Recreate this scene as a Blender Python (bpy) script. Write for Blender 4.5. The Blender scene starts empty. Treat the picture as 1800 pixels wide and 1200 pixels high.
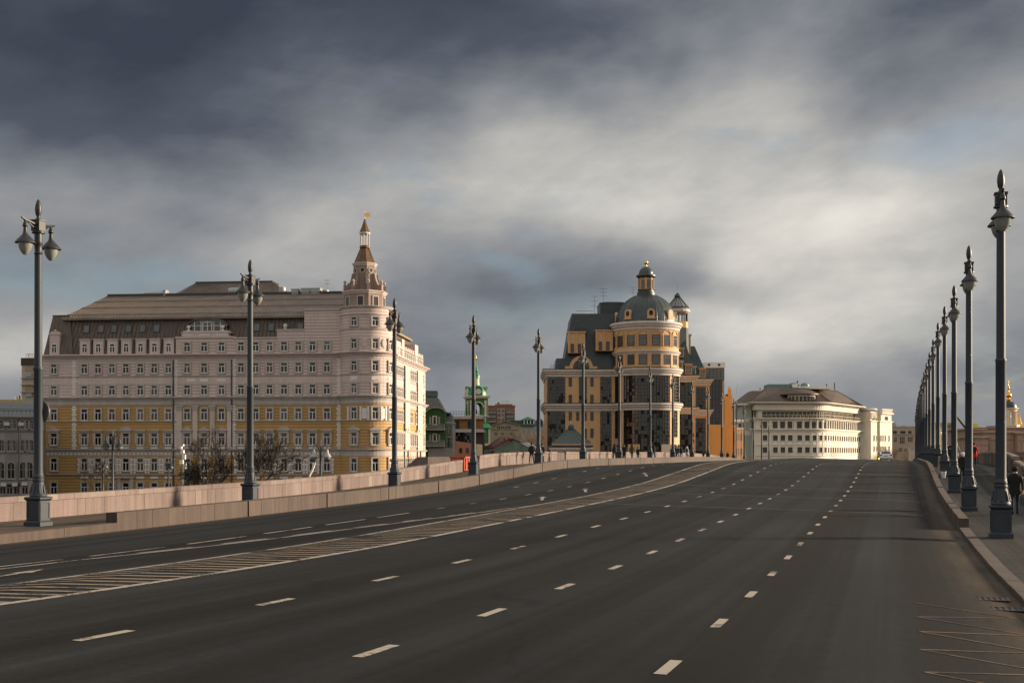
import bpy, math, random
import numpy as np
from mathutils import Vector, Matrix
random.seed(7)
C = bpy.context.scene.collection
R = math.radians
EYE = 8.0            # camera height above the city ground
FP = 2176.0          # focal length in photo pixels (1800 wide)
HY = 803.0           # horizon row in the photo

# ------------------------------------------------------------------ camera, sky, sun, exposure
scn = bpy.context.scene
cam_d = bpy.data.cameras.new("camera"); cam = bpy.data.objects.new("camera", cam_d); C.objects.link(cam)
cam.location = (0, 0, EYE); cam.rotation_euler = (R(90), 0, 0)
cam_d.sensor_width = 36; cam_d.lens = FP/1800*36; cam_d.shift_y = (HY-600)/1800
cam_d.clip_start = 0.3; cam_d.clip_end = 20000
scn.camera = cam
scn.view_settings.view_transform = 'Standard'; scn.view_settings.look = 'None'
scn.view_settings.exposure = 1.0; scn.view_settings.gamma = 1.0
SUN_EL, SUN_AZ = R(12), R(-14)          # azimuth measured from +X towards the viewer
sdir = Vector((math.cos(SUN_EL)*math.cos(SUN_AZ), -math.cos(SUN_EL)*math.sin(SUN_AZ), math.sin(SUN_EL)))
sl = bpy.data.lights.new("sun", 'SUN'); sl.energy = 5.0; sl.angle = R(9); sl.color = (1.0, .81, .58)
so = bpy.data.objects.new("sun", sl); C.objects.link(so); so.location = (60, -20, 90)
so.rotation_euler = sdir.to_track_quat('Z', 'Y').to_euler()

def dirpx(x, y):
    return Vector(((x-900)/FP, 1, (HY-y)/FP)).normalized()

def build_world():
    w = bpy.data.worlds.new("World"); scn.world = w; w.use_nodes = True
    nt = w.node_tree; nt.nodes.clear(); N = nt.nodes.new; Lk = nt.links.new
    out = N('ShaderNodeOutputWorld'); bg = N('ShaderNodeBackground'); Lk(bg.outputs[0], out.inputs[0])
    tc = N('ShaderNodeTexCoord')
    sky = N('ShaderNodeTexSky'); sky.sky_type = 'NISHITA'; sky.sun_disc = False
    sky.sun_elevation = SUN_EL; sky.sun_rotation = math.atan2(sdir.x, sdir.y); sky.dust_density = 1.5
    skm = N('ShaderNodeMix'); skm.data_type = 'RGBA'; skm.blend_type = 'MULTIPLY'; skm.inputs[0].default_value = 1
    Lk(sky.outputs[0], skm.inputs[6]); skm.inputs[7].default_value = (.07, .075, .085, 1)
    def vm(op, a, b=None):
        n = N('ShaderNodeVectorMath'); n.operation = op
        for i, v in enumerate((a, b)):
            if v is None: continue
            if isinstance(v, (tuple, Vector)): n.inputs[i].default_value = tuple(v)
            else: Lk(v, n.inputs[i])
        return n
    def mt(op, a, b=None, clamp=False):
        n = N('ShaderNodeMath'); n.operation = op; n.use_clamp = clamp
        for i, v in enumerate((a, b)):
            if v is None: continue
            if isinstance(v, (int, float)): n.inputs[i].default_value = v
            else: Lk(v, n.inputs[i])
        return n.outputs[0]
    def noise(vec, sc, det, rough, dist=0.0):
        n = N('ShaderNodeTexNoise'); n.inputs['Scale'].default_value = sc; n.inputs['Detail'].default_value = det
        n.inputs['Roughness'].default_value = rough; n.inputs['Distortion'].default_value = dist
        Lk(vec, n.inputs['Vector']); return n
    g = tc.outputs['Generated']
    # low clouds drawn out along a rising diagonal
    rot = N('ShaderNodeVectorRotate'); rot.rotation_type = 'Y_AXIS'; rot.inputs['Angle'].default_value = R(24)
    Lk(g, rot.inputs['Vector'])
    st = vm('MULTIPLY', rot.outputs[0], (1.0, 1.0, 2.6)).outputs[0]
    flat = vm('MULTIPLY', g, (1.0, 1.0, 3.0)).outputs[0]
    n1 = noise(st, 5.0, 6, .52, .35)
    n2 = noise(flat, 9.0, 7, .56, .2)
    n3 = noise(st, 26.0, 6, .6, .3)
    wp = noise(g, 4.0, 4, .5)
    wv = vm('MULTIPLY', vm('SUBTRACT', wp.outputs['Color'], (.5, .5, .5)).outputs[0], (.30, .1, .16)).outputs[0]
    gw = vm('ADD', g, wv).outputs[0]
    def blob(px, py, sx, sy, tilt=0):
        c = dirpx(px, py)
        d = vm('SUBTRACT', gw, c).outputs[0]
        if tilt:
            r = N('ShaderNodeVectorRotate'); r.rotation_type = 'Y_AXIS'; r.inputs['Angle'].default_value = R(tilt)
            Lk(d, r.inputs['Vector']); d = r.outputs[0]
        d = vm('MULTIPLY', d, (FP/sx, 1.2, FP/sy)).outputs[0]
        l = vm('LENGTH', d).outputs['Value']
        m = N('ShaderNodeMapRange'); m.interpolation_type = 'SMOOTHERSTEP'
        m.inputs[1].default_value = 0; m.inputs[2].default_value = 1; m.inputs[3].default_value = 1; m.inputs[4].default_value = 0
        Lk(l, m.inputs[0]); return m.outputs[0]
    v = 0.98
    blobs = BLOBS
    for px, py, sx, sy, tl, wt in blobs:
        v = mt('ADD', v, mt('MULTIPLY', blob(px, py, sx, sy, tl), wt))
    v = mt('ADD', v, mt('MULTIPLY', mt('SUBTRACT', n1.outputs['Fac'], .5), .30))
    v = mt('ADD', v, mt('MULTIPLY', mt('SUBTRACT', n2.outputs['Fac'], .5), .30))
    v = mt('ADD', v, mt('MULTIPLY', mt('SUBTRACT', n3.outputs['Fac'], .5), .09), True)
    cr = N('ShaderNodeValToRGB'); e = cr.color_ramp.elements
    e[0].position = 0; e[0].color = (.030, .037, .052, 1)
    e[1].position = 1; e[1].color = (.52, .495, .45, 1)
    for p, c in ((.22, (.056, .066, .086, 1)), (.42, (.125, .135, .152, 1)), (.62, (.21, .213, .218, 1)), (.8, (.33, .322, .305, 1))):
        x = cr.color_ramp.elements.new(p); x.color = c
    Lk(v, cr.inputs[0])
    # thin places where the blue sky comes through
    bl = N('ShaderNodeMapRange'); bl.interpolation_type = 'SMOOTHSTEP'
    bl.inputs[1].default_value = .58; bl.inputs[2].default_value = .78; bl.inputs[3].default_value = 0; bl.inputs[4].default_value = .42
    n4 = noise(flat, 6.5, 6, .55, .4); Lk(n4.outputs['Fac'], bl.inputs[0])
    mx = N('ShaderNodeMix'); mx.data_type = 'RGBA'
    bo = mt('MULTIPLY', blob(160, 470, 420, 60, 8), .5); bo = mt('MAXIMUM', bo, mt('MULTIPLY', blob(1720, 240, 300, 70, -10), .45)); bo = mt('MAXIMUM', bo, mt('MULTIPLY', blob(930, 560, 260, 60, 6), .35))
    Lk(mt('MAXIMUM', bl.outputs[0], mt('MULTIPLY', bo, mt('MULTIPLY', n2.outputs['Fac'], 1.8)), True), mx.inputs[0]); Lk(cr.outputs[0], mx.inputs[6]); Lk(skm.outputs[2], mx.inputs[7])
    Lk(mx.outputs[2], bg.inputs[0]); bg.inputs[1].default_value = 0.77

BLOBS = [  # px, py, half-width, half-height, tilt, weight (cloud banks, by direction)
    (900, 250, 4200, 2800, 0, -.52),
    (60, -20, 900, 400, -4, -.42), (800, 0, 700, 290, -10, -.36), (1650, -60, 560, 220, 0, -.26),
    (1450, 430, 860, 340, 16, .36), (1160, 240, 660, 200, 34, .30), (1380, 330, 380, 170, 20, .16), (640, 410, 620, 180, 14, .24), (300, 330, 500, 120, 10, .10),
    (980, 490, 360, 110, 10, -.30), (1260, 490, 260, 60, -6, -.14), (860, 620, 320, 110, 0, -.04),
    (60, 600, 420, 120, 8, .26), (1480, 600, 560, 200, 6, .20), (1640, 655, 240, 60, 0, -.12), (1760, 170, 280, 100, -20, -.10),
]
build_world()

# ------------------------------------------------------------------ mesh helpers
class MB:
    def __init__(s): s.v = []; s.f = []; s.uv = None
    def add(s, vs, fs):
        o = len(s.v); s.v += [tuple(p) for p in vs]; s.f += [tuple(i+o for i in f) for f in fs]; return s
    def box(s, x0, x1, y0, y1, z0, z1):
        return s.add([(x0,y0,z0),(x1,y0,z0),(x1,y1,z0),(x0,y1,z0),(x0,y0,z1),(x1,y0,z1),(x1,y1,z1),(x0,y1,z1)],
                     [(0,3,2,1),(4,5,6,7),(0,1,5,4),(1,2,6,5),(2,3,7,6),(3,0,4,7)])
    def rbox(s, cx, cy, ang, x0, x1, y0, y1, z0, z1):
        o = len(s.v); s.box(x0, x1, y0, y1, z0, z1); c, q = math.cos(ang), math.sin(ang)
        for i in range(o, len(s.v)):
            x, y, z = s.v[i]; s.v[i] = (cx+x*c-y*q, cy+x*q+y*c, z)
        return s
    def frustum(s, r0, r1):      # r = (x0,x1,y0,y1,z) bottom and top rectangles
        a, b = r0, r1
        return s.add([(a[0],a[2],a[4]),(a[1],a[2],a[4]),(a[1],a[3],a[4]),(a[0],a[3],a[4]),
                      (b[0],b[2],b[4]),(b[1],b[2],b[4]),(b[1],b[3],b[4]),(b[0],b[3],b[4])],
                     [(0,3,2,1),(4,5,6,7),(0,1,5,4),(1,2,6,5),(2,3,7,6),(3,0,4,7)])
    def lathe(s, cx, cy, prof, n=16, a0=0, a1=2*math.pi, sx=1, sy=1):
        full = abs(a1-a0-2*math.pi) < 1e-6; m = n if full else n+1
        vs = []; fs = []
        for r, z in prof:
            for k in range(m):
                a = a0+(a1-a0)*k/n; vs.append((cx+r*math.sin(a)*sx, cy-r*math.cos(a)*sy, z))
        for i in range(len(prof)-1):
            for k in range(n):
                k2 = (k+1) % m
                fs.append((i*m+k, i*m+k2, (i+1)*m+k2, (i+1)*m+k))
        if full:
            if prof[0][0] > 1e-4: fs.append(tuple(range(m-1, -1, -1)))
            if prof[-1][0] > 1e-4: fs.append(tuple((len(prof)-1)*m+k for k in range(m)))
        return s.add(vs, fs)
    def tube(s, pts, rad, n=6, cap=True):
        pts = [Vector(p) for p in pts]
        if not isinstance(rad, (list, tuple)): rad = [rad]*len(pts)
        vs = []; fs = []; prev = None
        for i, p in enumerate(pts):
            t = (pts[min(i+1, len(pts)-1)]-pts[max(i-1, 0)])
            t = t.normalized() if t.length > 1e-9 else Vector((0,0,1))
            if prev is None:
                a = t.cross(Vector((0,0,1)));
                if a.length < .05: a = t.cross(Vector((1,0,0)))
            else: a = prev-t*prev.dot(t)
            a.normalize(); prev = a; b = t.cross(a)
            for k in range(n):
                q = 2*math.pi*k/n; vs.append(p+(a*math.cos(q)+b*math.sin(q))*rad[i])
        for i in range(len(pts)-1):
            for k in range(n):
                k2 = (k+1) % n; fs.append((i*n+k, i*n+k2, (i+1)*n+k2, (i+1)*n+k))
        if cap: fs.append(tuple(range(n-1,-1,-1))); fs.append(tuple((len(pts)-1)*n+k for k in range(n)))
        return s.add(vs, fs)
    def prism(s, poly, y0, y1):   # polygon in x,z extruded along y
        n = len(poly); vs = [(x, y0, z) for x, z in poly]+[(x, y1, z) for x, z in poly]
        fs = [tuple(range(n)), tuple(range(2*n-1, n-1, -1))]
        for i in range(n): j = (i+1) % n; fs.append((i, i+n, j+n, j))
        return s.add(vs, fs)
    def plate(s, poly, z0, z1):   # polygon in x,y extruded along z
        n = len(poly); vs = [(x, y, z0) for x, y in poly]+[(x, y, z1) for x, y in poly]
        fs = [tuple(range(n-1, -1, -1)), tuple(range(n, 2*n))]
        for i in range(n): j = (i+1) % n; fs.append((i, j, j+n, i+n))
        return s.add(vs, fs)
    def sweep(s, path, prof, cap=True, closed=False):   # outward = right-hand side of the path
        P = [Vector((p[0], p[1])) for p in path]; n = len(P); vs = []; fs = []; m = len(prof)
        for i in range(n):
            a = P[i]-P[i-1] if (i > 0 or closed) else P[1]-P[0]
            b = P[(i+1) % n]-P[i] if (i < n-1 or closed) else P[-1]-P[-2]
            na = Vector((a.y, -a.x)).normalized(); nb = Vector((b.y, -b.x)).normalized()
            q = na+nb; q = q/max(.25, q.dot(na)) if q.length > 1e-6 else na
            for o, z in prof: vs.append((P[i].x+q.x*o, P[i].y+q.y*o, z))
        for i in range(n if closed else n-1):
            j = (i+1) % n
            for k in range(m-1): fs.append((i*m+k, j*m+k, j*m+k+1, i*m+k+1))
        if cap and not closed and m > 2:
            fs.append(tuple(range(m-1, -1, -1))); fs.append(tuple((n-1)*m+k for k in range(m)))
        return s.add(vs, fs)
    def mesh(s, name, mat, smooth=False):
        me = bpy.data.meshes.new(name); me.from_pydata(s.v, [], s.f); me.update()
        if isinstance(mat, (list, tuple)):
            for m in mat: me.materials.append(m)
        elif mat: me.materials.append(mat)
        if smooth:
            me.polygons.foreach_set('use_smooth', [True]*len(me.polygons))
            try: me.set_sharp_from_angle(angle=R(38))
            except Exception: pass
        return me

def ob(name, me, parent=None, loc=None, rz=0.0, scale=None):
    o = bpy.data.objects.new(name, me); C.objects.link(o)
    if parent: o.parent = parent
    if loc is not None: o.location = loc
    if rz: o.rotation_euler = (0, 0, rz)
    if scale: o.scale = scale
    return o
def part(name, mb, mat, parent=None, smooth=False, kind=None):
    o = ob(name, mb.mesh(name, mat, smooth), parent)
    if kind: o['kind'] = kind
    return o
def tag(o, label, cat, group=None):
    o['label'] = label; o['category'] = cat
    if group: o['group'] = group
    return o
def thing(name, label, cat, loc=(0,0,0), rz=0.0, group=None):
    o = ob(name, None, None, loc, rz); o.empty_display_size = .5
    return tag(o, label, cat, group)
def struct(name, mb, mat, smooth=False):
    o = part(name, mb, mat, None, smooth); o['kind'] = 'structure'; return o
def copy_tree(o, parent=None):
    c = o.copy(); C.objects.link(c); c.parent = parent
    for ch in o.children: copy_tree(ch, c)
    return c

# ------------------------------------------------------------------ materials
MATS = {}
def lin(c):
    return tuple(((x/255)/12.92 if x/255 <= .04045 else ((x/255+.055)/1.055)**2.4) for x in c)
def mat(name, col=(.3,.3,.3), rough=.7, metal=0.0, spec=.4, var=.12, vs=1.5, rnd=.0, bump=0.0, bs=30.0, streak=0.0, dirt=0.0, band=None, seam=None, coat=0.0, obrand=0.0):
    """col is linear albedo; var/vs mottling, rnd per-object value change, streak rain streaks, dirt broad staining,
    band=(axis,period,width,depth) shallow grooves, their shade painted darker by depth"""
    if name in MATS: return MATS[name]
    m = bpy.data.materials.new(name); m.use_nodes = True; nt = m.node_tree; N = nt.nodes.new; Lk = nt.links.new
    b = nt.nodes['Principled BSDF']
    b.inputs['Roughness'].default_value = rough; b.inputs['Metallic'].default_value = metal
    b.inputs['Specular IOR Level'].default_value = spec
    if coat: b.inputs['Coat Weight'].default_value = coat; b.inputs['Coat Roughness'].default_value = .05
    tc = N('ShaderNodeTexCoord'); vec = tc.outputs['Object']
    if obrand:
        oi0 = N('ShaderNodeObjectInfo'); ad = N('ShaderNodeVectorMath'); ad.operation = 'ADD'
        cm = N('ShaderNodeVectorMath'); cm.operation = 'SCALE'; cm.inputs['Scale'].default_value = 1.0
        Lk(oi0.outputs['Location'], cm.inputs[0]); Lk(vec, ad.inputs[0]); Lk(cm.outputs[0], ad.inputs[1]); vec = ad.outputs[0]
    def nz(v, sc, det=5, ro=.6):
        n = N('ShaderNodeTexNoise'); n.inputs['Scale'].default_value = sc; n.inputs['Detail'].default_value = det
        n.inputs['Roughness'].default_value = ro; Lk(v, n.inputs['Vector']); return n.outputs['Fac']
    def mul(a, bb):
        n = N('ShaderNodeMath'); n.operation = 'MULTIPLY'
        for i, v in enumerate((a, bb)):
            if isinstance(v, (int, float)): n.inputs[i].default_value = v
            else: Lk(v, n.inputs[i])
        return n.outputs[0]
    def mr(v, a, bb, c, d):
        n = N('ShaderNodeMapRange'); n.inputs[1].default_value = a; n.inputs[2].default_value = bb
        n.inputs[3].default_value = c; n.inputs[4].default_value = d; Lk(v, n.inputs[0]); return n.outputs[0]
    fac = mr(nz(vec, vs), .25, .75, 1-var, 1+var)
    if dirt: fac = mul(fac, mr(nz(vec, .22, 4, .65), .35, .7, 1-dirt, 1.0))
    if streak:
        mp = N('ShaderNodeMapping'); mp.inputs['Scale'].default_value = (2.2, 2.2, .16); Lk(vec, mp.inputs['Vector'])
        fac = mul(fac, mr(nz(mp.outputs[0], 1.6, 5, .7), .35, .62, 1-streak, 1.0))
    if rnd:
        oi = N('ShaderNodeObjectInfo'); fac = mul(fac, mr(oi.outputs['Random'], 0, 1, 1-rnd, 1+rnd))
    hgt = None
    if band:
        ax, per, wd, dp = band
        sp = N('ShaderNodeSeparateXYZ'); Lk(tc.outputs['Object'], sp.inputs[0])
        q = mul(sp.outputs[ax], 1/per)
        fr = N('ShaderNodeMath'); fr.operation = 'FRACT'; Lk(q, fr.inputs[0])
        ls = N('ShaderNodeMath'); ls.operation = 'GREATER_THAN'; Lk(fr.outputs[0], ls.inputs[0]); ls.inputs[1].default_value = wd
        hgt = ls.outputs[0]; fac = mul(fac, mr(hgt, 0, 1, 1-dp, 1.0))  # groove shade is painted into the base colour as well as bumped
    vmn = N('ShaderNodeVectorMath'); vmn.operation = 'SCALE'; vmn.inputs[0].default_value = col
    Lk(fac, vmn.inputs['Scale']); Lk(vmn.outputs[0], b.inputs['Base Color'])
    if bump or hgt is not None:
        bn = N('ShaderNodeBump')
        if hgt is not None: bn.inputs['Strength'].default_value = .8; bn.inputs['Distance'].default_value = .05; Lk(hgt, bn.inputs['Height'])
        else: bn.inputs['Strength'].default_value = bump; bn.inputs['Distance'].default_value = .02; Lk(nz(vec, bs, 4), bn.inputs['Height'])
        Lk(bn.outputs[0], b.inputs['Normal'])
    MATS[name] = m; return m
def glass(name, col=(.012, .014, .017), rough=.08, wav=.25, sc=.6, spec=.7):
    if name in MATS: return MATS[name]
    m = mat(name, col, rough, 0, spec, var=.3, vs=.35, rnd=.35)
    nt = m.node_tree; b = nt.nodes['Principled BSDF']; tc = nt.nodes.new('ShaderNodeTexCoord')
    n = nt.nodes.new('ShaderNodeTexNoise'); n.inputs['Scale'].default_value = sc; nt.links.new(tc.outputs['Object'], n.inputs['Vector'])
    bn = nt.nodes.new('ShaderNodeBump'); bn.inputs['Strength'].default_value = wav; bn.inputs['Distance'].default_value = .05
    nt.links.new(n.outputs['Fac'], bn.inputs['Height']); nt.links.new(bn.outputs[0], b.inputs['Normal']); return m

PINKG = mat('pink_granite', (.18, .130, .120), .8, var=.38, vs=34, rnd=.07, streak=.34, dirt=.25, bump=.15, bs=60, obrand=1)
PINKG2 = mat('pale_granite', (.205, .16, .145), .8, var=.34, vs=34, rnd=.08, streak=.25, dirt=.2, bump=.15, bs=60, obrand=1)
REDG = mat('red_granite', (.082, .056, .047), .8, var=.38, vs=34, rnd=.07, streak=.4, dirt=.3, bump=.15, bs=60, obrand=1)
LAMPM = mat('lamp_paint', (.011, .018, .030), .6, 0, .5, var=.12, vs=3)
LAMPD = mat('lamp_bronze', (.011, .011, .013), .5, 0, .5, var=.12, vs=4)
WHITE = mat('white_paint', (.72, .68, .63), .6, var=.06)
DARK = mat('dark_metal', (.025, .027, .03), .5, 0, .5, var=.1)
GOLD = mat('gold', (.72, .40, .08), .28, 1.0, var=.06)
GLASS = glass('window_glass', (.010,.011,.013), .10, .3, .6, .38)
GLASSV = [GLASS, GLASS, GLASS, glass('curtained_glass', (.055,.05,.044), .12, .3, .6, .38), glass('blind_glass', (.065,.058,.05), .15, .3, .6, .35)]
BLACK = mat('black_iron', (.018, .018, .018), .6, var=.1)

# ------------------------------------------------------------------ bridge alignment
KN = np.array([-40,5,15,25,35,45,55,65,75,85,95,110,130,150,170,190,210,240,300,360,500,900.])
KZ = np.array([-1.50,-1.7,-1.94,-2.03,-1.96,-1.84,-1.68,-1.40,-.94,-.48,-.305,-.25,-.17,-.12,-.16,-.38,-.95,-2.8,-6.4,-7.85,-7.95,-7.96])
KM = np.gradient(KZ, KN)
def crown(d):
    i = int(min(max(np.searchsorted(KN, d)-1, 0), len(KN)-2)); h = KN[i+1]-KN[i]; t = (d-KN[i])/h
    return float((2*t**3-3*t*t+1)*KZ[i]+(t**3-2*t*t+t)*h*KM[i]+(-2*t**3+3*t*t)*KZ[i+1]+(t**3-t*t)*h*KM[i+1])
def bend(d):
    x = min(max(d-25, 0), 26); return .00025*(x*x+52*max(d-51, 0))
def head(d): return math.atan(.30139+.0005*min(max(d-25, 0), 26))
U0 = -10.14
UR, UL = 4.25, -21.94
def cam_z(u):
    if u > U0: return -.022*(u-U0)-.05*max(0, u-2.4)
    return -.038*(U0-u)
def BP(d, u, zo):            # point on the bridge; zo = height relative to the crown
    h = head(d); return Vector((-2.1765+.30139*d+bend(d)+u*math.cos(h), d-u*math.sin(h), EYE+crown(d)+zo))
def RP(d, u, dz=0.0): return BP(d, u, cam_z(u)+dz)
_dd = np.linspace(-40, 600, 6401)
_xx = np.array([-2.1765+.30139*d+bend(d) for d in _dd])
_ss = np.concatenate([[0], np.cumsum(np.hypot(np.diff(_xx), np.diff(_dd)))]); _ss -= np.interp(2, _dd, _ss)
def s2d(s): return float(np.interp(s, _ss, _dd))
def d2s(d): return float(np.interp(d, _dd, _ss))
SWR, SWL = -.33, -.20        # pavement heights relative to the crown

def strip(prof, d0, d1, step=1.0, mb=None, cap=True):
    """sweep a (u, z-offset) profile along the bridge"""
    mb = mb or MB(); n = max(1, int(math.ceil((d1-d0)/step))); m = len(prof); vs = []; fs = []
    for i in range(n+1):
        d = d0+(d1-d0)*i/n
        for u, zo in prof: vs.append(BP(d, u, zo))
    for i in range(n):
        for k in range(m-1): fs.append((i*m+k, i*m+k+1, (i+1)*m+k+1, (i+1)*m+k))
    if cap and m > 2: fs.append(tuple(range(m))); fs.append(tuple(n*m+k for k in range(m-1, -1, -1)))
    return mb.add(vs, fs)
def block(u0, u1, z0, z1, d0, d1, ch=.012, step=1.5):
    """closed bevelled bar following the bridge"""
    a, b = min(u0, u1), max(u0, u1)
    return strip([(a,z0),(a,z1-ch),(a+ch,z1),(b-ch,z1),(b,z1-ch),(b,z0),(a,z0)], d0, d1, step)

def asphalt(name, tint=(1,1,1), base=.047, uvmap=True, slabs=False):
    m = bpy.data.materials.new(name); m.use_nodes = True; nt = m.node_tree; N = nt.nodes.new; Lk = nt.links.new
    b = nt.nodes['Principled BSDF']; b.inputs['Specular IOR Level'].default_value = .12
    uv = N('ShaderNodeUVMap'); uv.uv_map = 'UVMap'
    def mp(sc):
        n = N('ShaderNodeMapping'); n.inputs['Scale'].default_value = (*sc, 1); Lk(uv.outputs[0], n.inputs['Vector']); return n.outputs[0]
    def nz(v, sc, det, ro):
        n = N('ShaderNodeTexNoise'); n.inputs['Scale'].default_value = sc; n.inputs['Detail'].default_value = det
        n.inputs['Roughness'].default_value = ro; Lk(v, n.inputs['Vector']); return n.outputs['Fac']
    def mr(v, a, bb, c, d):
        n = N('ShaderNodeMapRange'); n.inputs[1].default_value = a; n.inputs[2].default_value = bb
        n.inputs[3].default_value = c; n.inputs[4].default_value = d; Lk(v, n.inputs[0]); return n.outputs[0]
    def mul(a, bb):
        n = N('ShaderNodeMath'); n.operation = 'MULTIPLY'; Lk(a, n.inputs[0]); Lk(bb, n.inputs[1]); return n.outputs[0]
    tracks = mr(nz(mp((.85, .006)), 1, 3, .5), .38, .62, .52, 1.62)      # worn wheel tracks
    streaks = mr(nz(mp((5.5, .05)), 1, 4, .6), .35, .65, .82, 1.2)
    patch = mr(nz(mp((.10, .05)), 1, 4, .55), .38, .62, .66, 1.40)
    grain = mr(nz(mp((1, 1)), 11, 7, .88), .3, .7, .35, 1.75)
    mott = mr(nz(mp((1, 1)), 2.6, 5, .65), .3, .7, .90, 1.10)
    f = mul(mul(mul(tracks, streaks), mul(patch, mott)), grain)
    # fine cracks and old lengthwise seams
    wv = N('ShaderNodeTexVoronoi'); wv.feature = 'DISTANCE_TO_EDGE'; wv.inputs['Scale'].default_value = .16; wv.inputs['Randomness'].default_value = 1
    wn = N('ShaderNodeTexNoise'); wn.inputs['Scale'].default_value = 1.1; wn.inputs['Detail'].default_value = 6; Lk(mp((1, 1)), wn.inputs['Vector'])
    wa = N('ShaderNodeVectorMath'); wa.operation = 'MULTIPLY_ADD'; Lk(wn.outputs['Color'], wa.inputs[0]); wa.inputs[1].default_value = (1.6, 1.6, 0); Lk(mp((1, .55)), wa.inputs[2]); Lk(wa.outputs[0], wv.inputs['Vector'])
    crk = mr(wv.outputs['Distance'], .0, .005, .40, 1.0); f = mul(f, crk)
    stn = mr(nz(mp((.9, .22)), 1.2, 4, .7), .62, .74, 1.0, .62); f = mul(f, stn)
    if slabs:
        br = N('ShaderNodeTexBrick'); Lk(mp((1, 1)), br.inputs['Vector']); br.inputs['Scale'].default_value = 1
        br.inputs['Mortar Size'].default_value = .018; br.inputs['Brick Width'].default_value = 6; br.inputs['Row Height'].default_value = 2.4
        br.inputs['Color1'].default_value = (.85,)*3+(1,); br.inputs['Color2'].default_value = (1.12,)*3+(1,); br.inputs['Mortar'].default_value = (.5,)*3+(1,)
        bw = N('ShaderNodeRGBToBW'); Lk(br.outputs[0], bw.inputs[0]); f = mul(f, bw.outputs[0])
    # dust gathered along the kerbs
    sx = N('ShaderNodeSeparateXYZ'); Lk(uv.outputs[0], sx.inputs[0])
    sc = N('ShaderNodeVectorMath'); sc.operation = 'SCALE'; sc.inputs[0].default_value = [base*t for t in tint]; Lk(f, sc.inputs['Scale'])
    last = sc.outputs[0]
    if not slabs:
        d1 = mr(sx.outputs[0], UR-1.1, UR, 0, .8); d2 = mr(sx.outputs[0], UL+.9, UL+.05, 0, .85)
        mx = N('ShaderNodeMath'); mx.operation = 'MAXIMUM'; Lk(d1, mx.inputs[0]); Lk(d2, mx.inputs[1])
        dn = mul(mx.outputs[0], mr(nz(mp((1.4, .25)), 1.3, 5, .65), .3, .65, .2, 1.0))
        mc = N('ShaderNodeMix'); mc.data_type = 'RGBA'; Lk(dn, mc.inputs[0]); Lk(last, mc.inputs[6]); mc.inputs[7].default_value = (.105, .075, .055, 1)
        last = mc.outputs[2]
    Lk(last, b.inputs['Base Color'])
    ro = mr(mul(tracks, mott), .7, 1.3, .88, .66); Lk(ro, b.inputs['Roughness'])
    bn = N('ShaderNodeBump'); bn.inputs['Strength'].default_value = .5; bn.inputs['Distance'].default_value = .006
    Lk(nz(mp((1, 1)), 90, 3, .7), bn.inputs['Height']); Lk(bn.outputs[0], b.inputs['Normal'])
    return m
ASPH = asphalt('asphalt', (.985, .99, 1.0), .0088); PAVE = asphalt('pavement_asphalt', (1.02, .985, .965), .018)
SLAB = asphalt('pavement_slabs', (1.02, .98, .955), .032, slabs=True)

def surface(name, ucols, d0, d1, step, zf, mt):
    ds = []; d = d0
    while d < d1: ds.append(d); d += step if d < 120 else step*3
    ds.append(d1); vs = []; fs = []; uvs = []
    m = len(ucols(d0) if callable(ucols) else ucols)
    for d in ds:
        for u in (ucols(d) if callable(ucols) else ucols):
            vs.append(BP(d, u, zf(u))); uvs.append((u, d2s(min(d, 600))))
    for i in range(len(ds)-1):
        for k in range(m-1): fs.append((i*m+k, i*m+k+1, (i+1)*m+k+1, (i+1)*m+k))
    mb = MB(); mb.v = [tuple(v) for v in vs]; mb.f = fs
    me = mb.mesh(name, mt, True); l = me.uv_layers.new(name='UVMap')
    for lp in me.loops: l.data[lp.index].uv = uvs[lp.vertex_index]
    o = ob(name, me); o['kind'] = 'structure'; return o
def rcols(d):
    k = min(max((d-300)/50, 0), 1); le = UL+(15)*k
    return [le+(U0-le)*i/4 for i in range(5)]+[-8.0, -6.1, -4, -3, -1.5, 0, 1.2, 2.4, 3.3, UR]
road = surface('road', rcols, -38, 600, 2.0, cam_z, ASPH)
sidewalk_l = surface('sidewalk', [-27.0, -25, -23.5, -22.1], -38, 300, 2.0, lambda u: SWL, PAVE)
sidewalk_r = surface('sidewalk', [4.4, 6, 8, 9.9], -38, 300, 2.0, lambda u: SWR, SLAB)

GROUND = mat('city_ground', (.035, .034, .033), .85, var=.25, vs=.08, dirt=.3)
gm = MB(); gm.add([(-4000,-600,-.02),(4000,-600,-.02),(4000,7000,-.02),(-4000,7000,-.02)], [(0,1,2,3)])
struct('ground', gm, GROUND)
sm = strip([(-27.3,-10),(-27.3,SWL-.03),(-26.9,SWL-.03)], -38, 300, 3, cap=False)
CONC = mat('bridge_granite', (.30, .22, .19), .8, var=.15, vs=.8, streak=.25)
tag(part('bridge_side_wall', sm, CONC), 'pink granite flank of the bridge below the left parapet', 'wall')
sm = strip([(9.8,SWR-.03),(10.2,SWR-.03),(10.2,-10)], -38, 300, 3, cap=False)
tag(part('bridge_side_wall', sm, CONC), 'granite flank of the bridge below the right parapet', 'wall')

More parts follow.
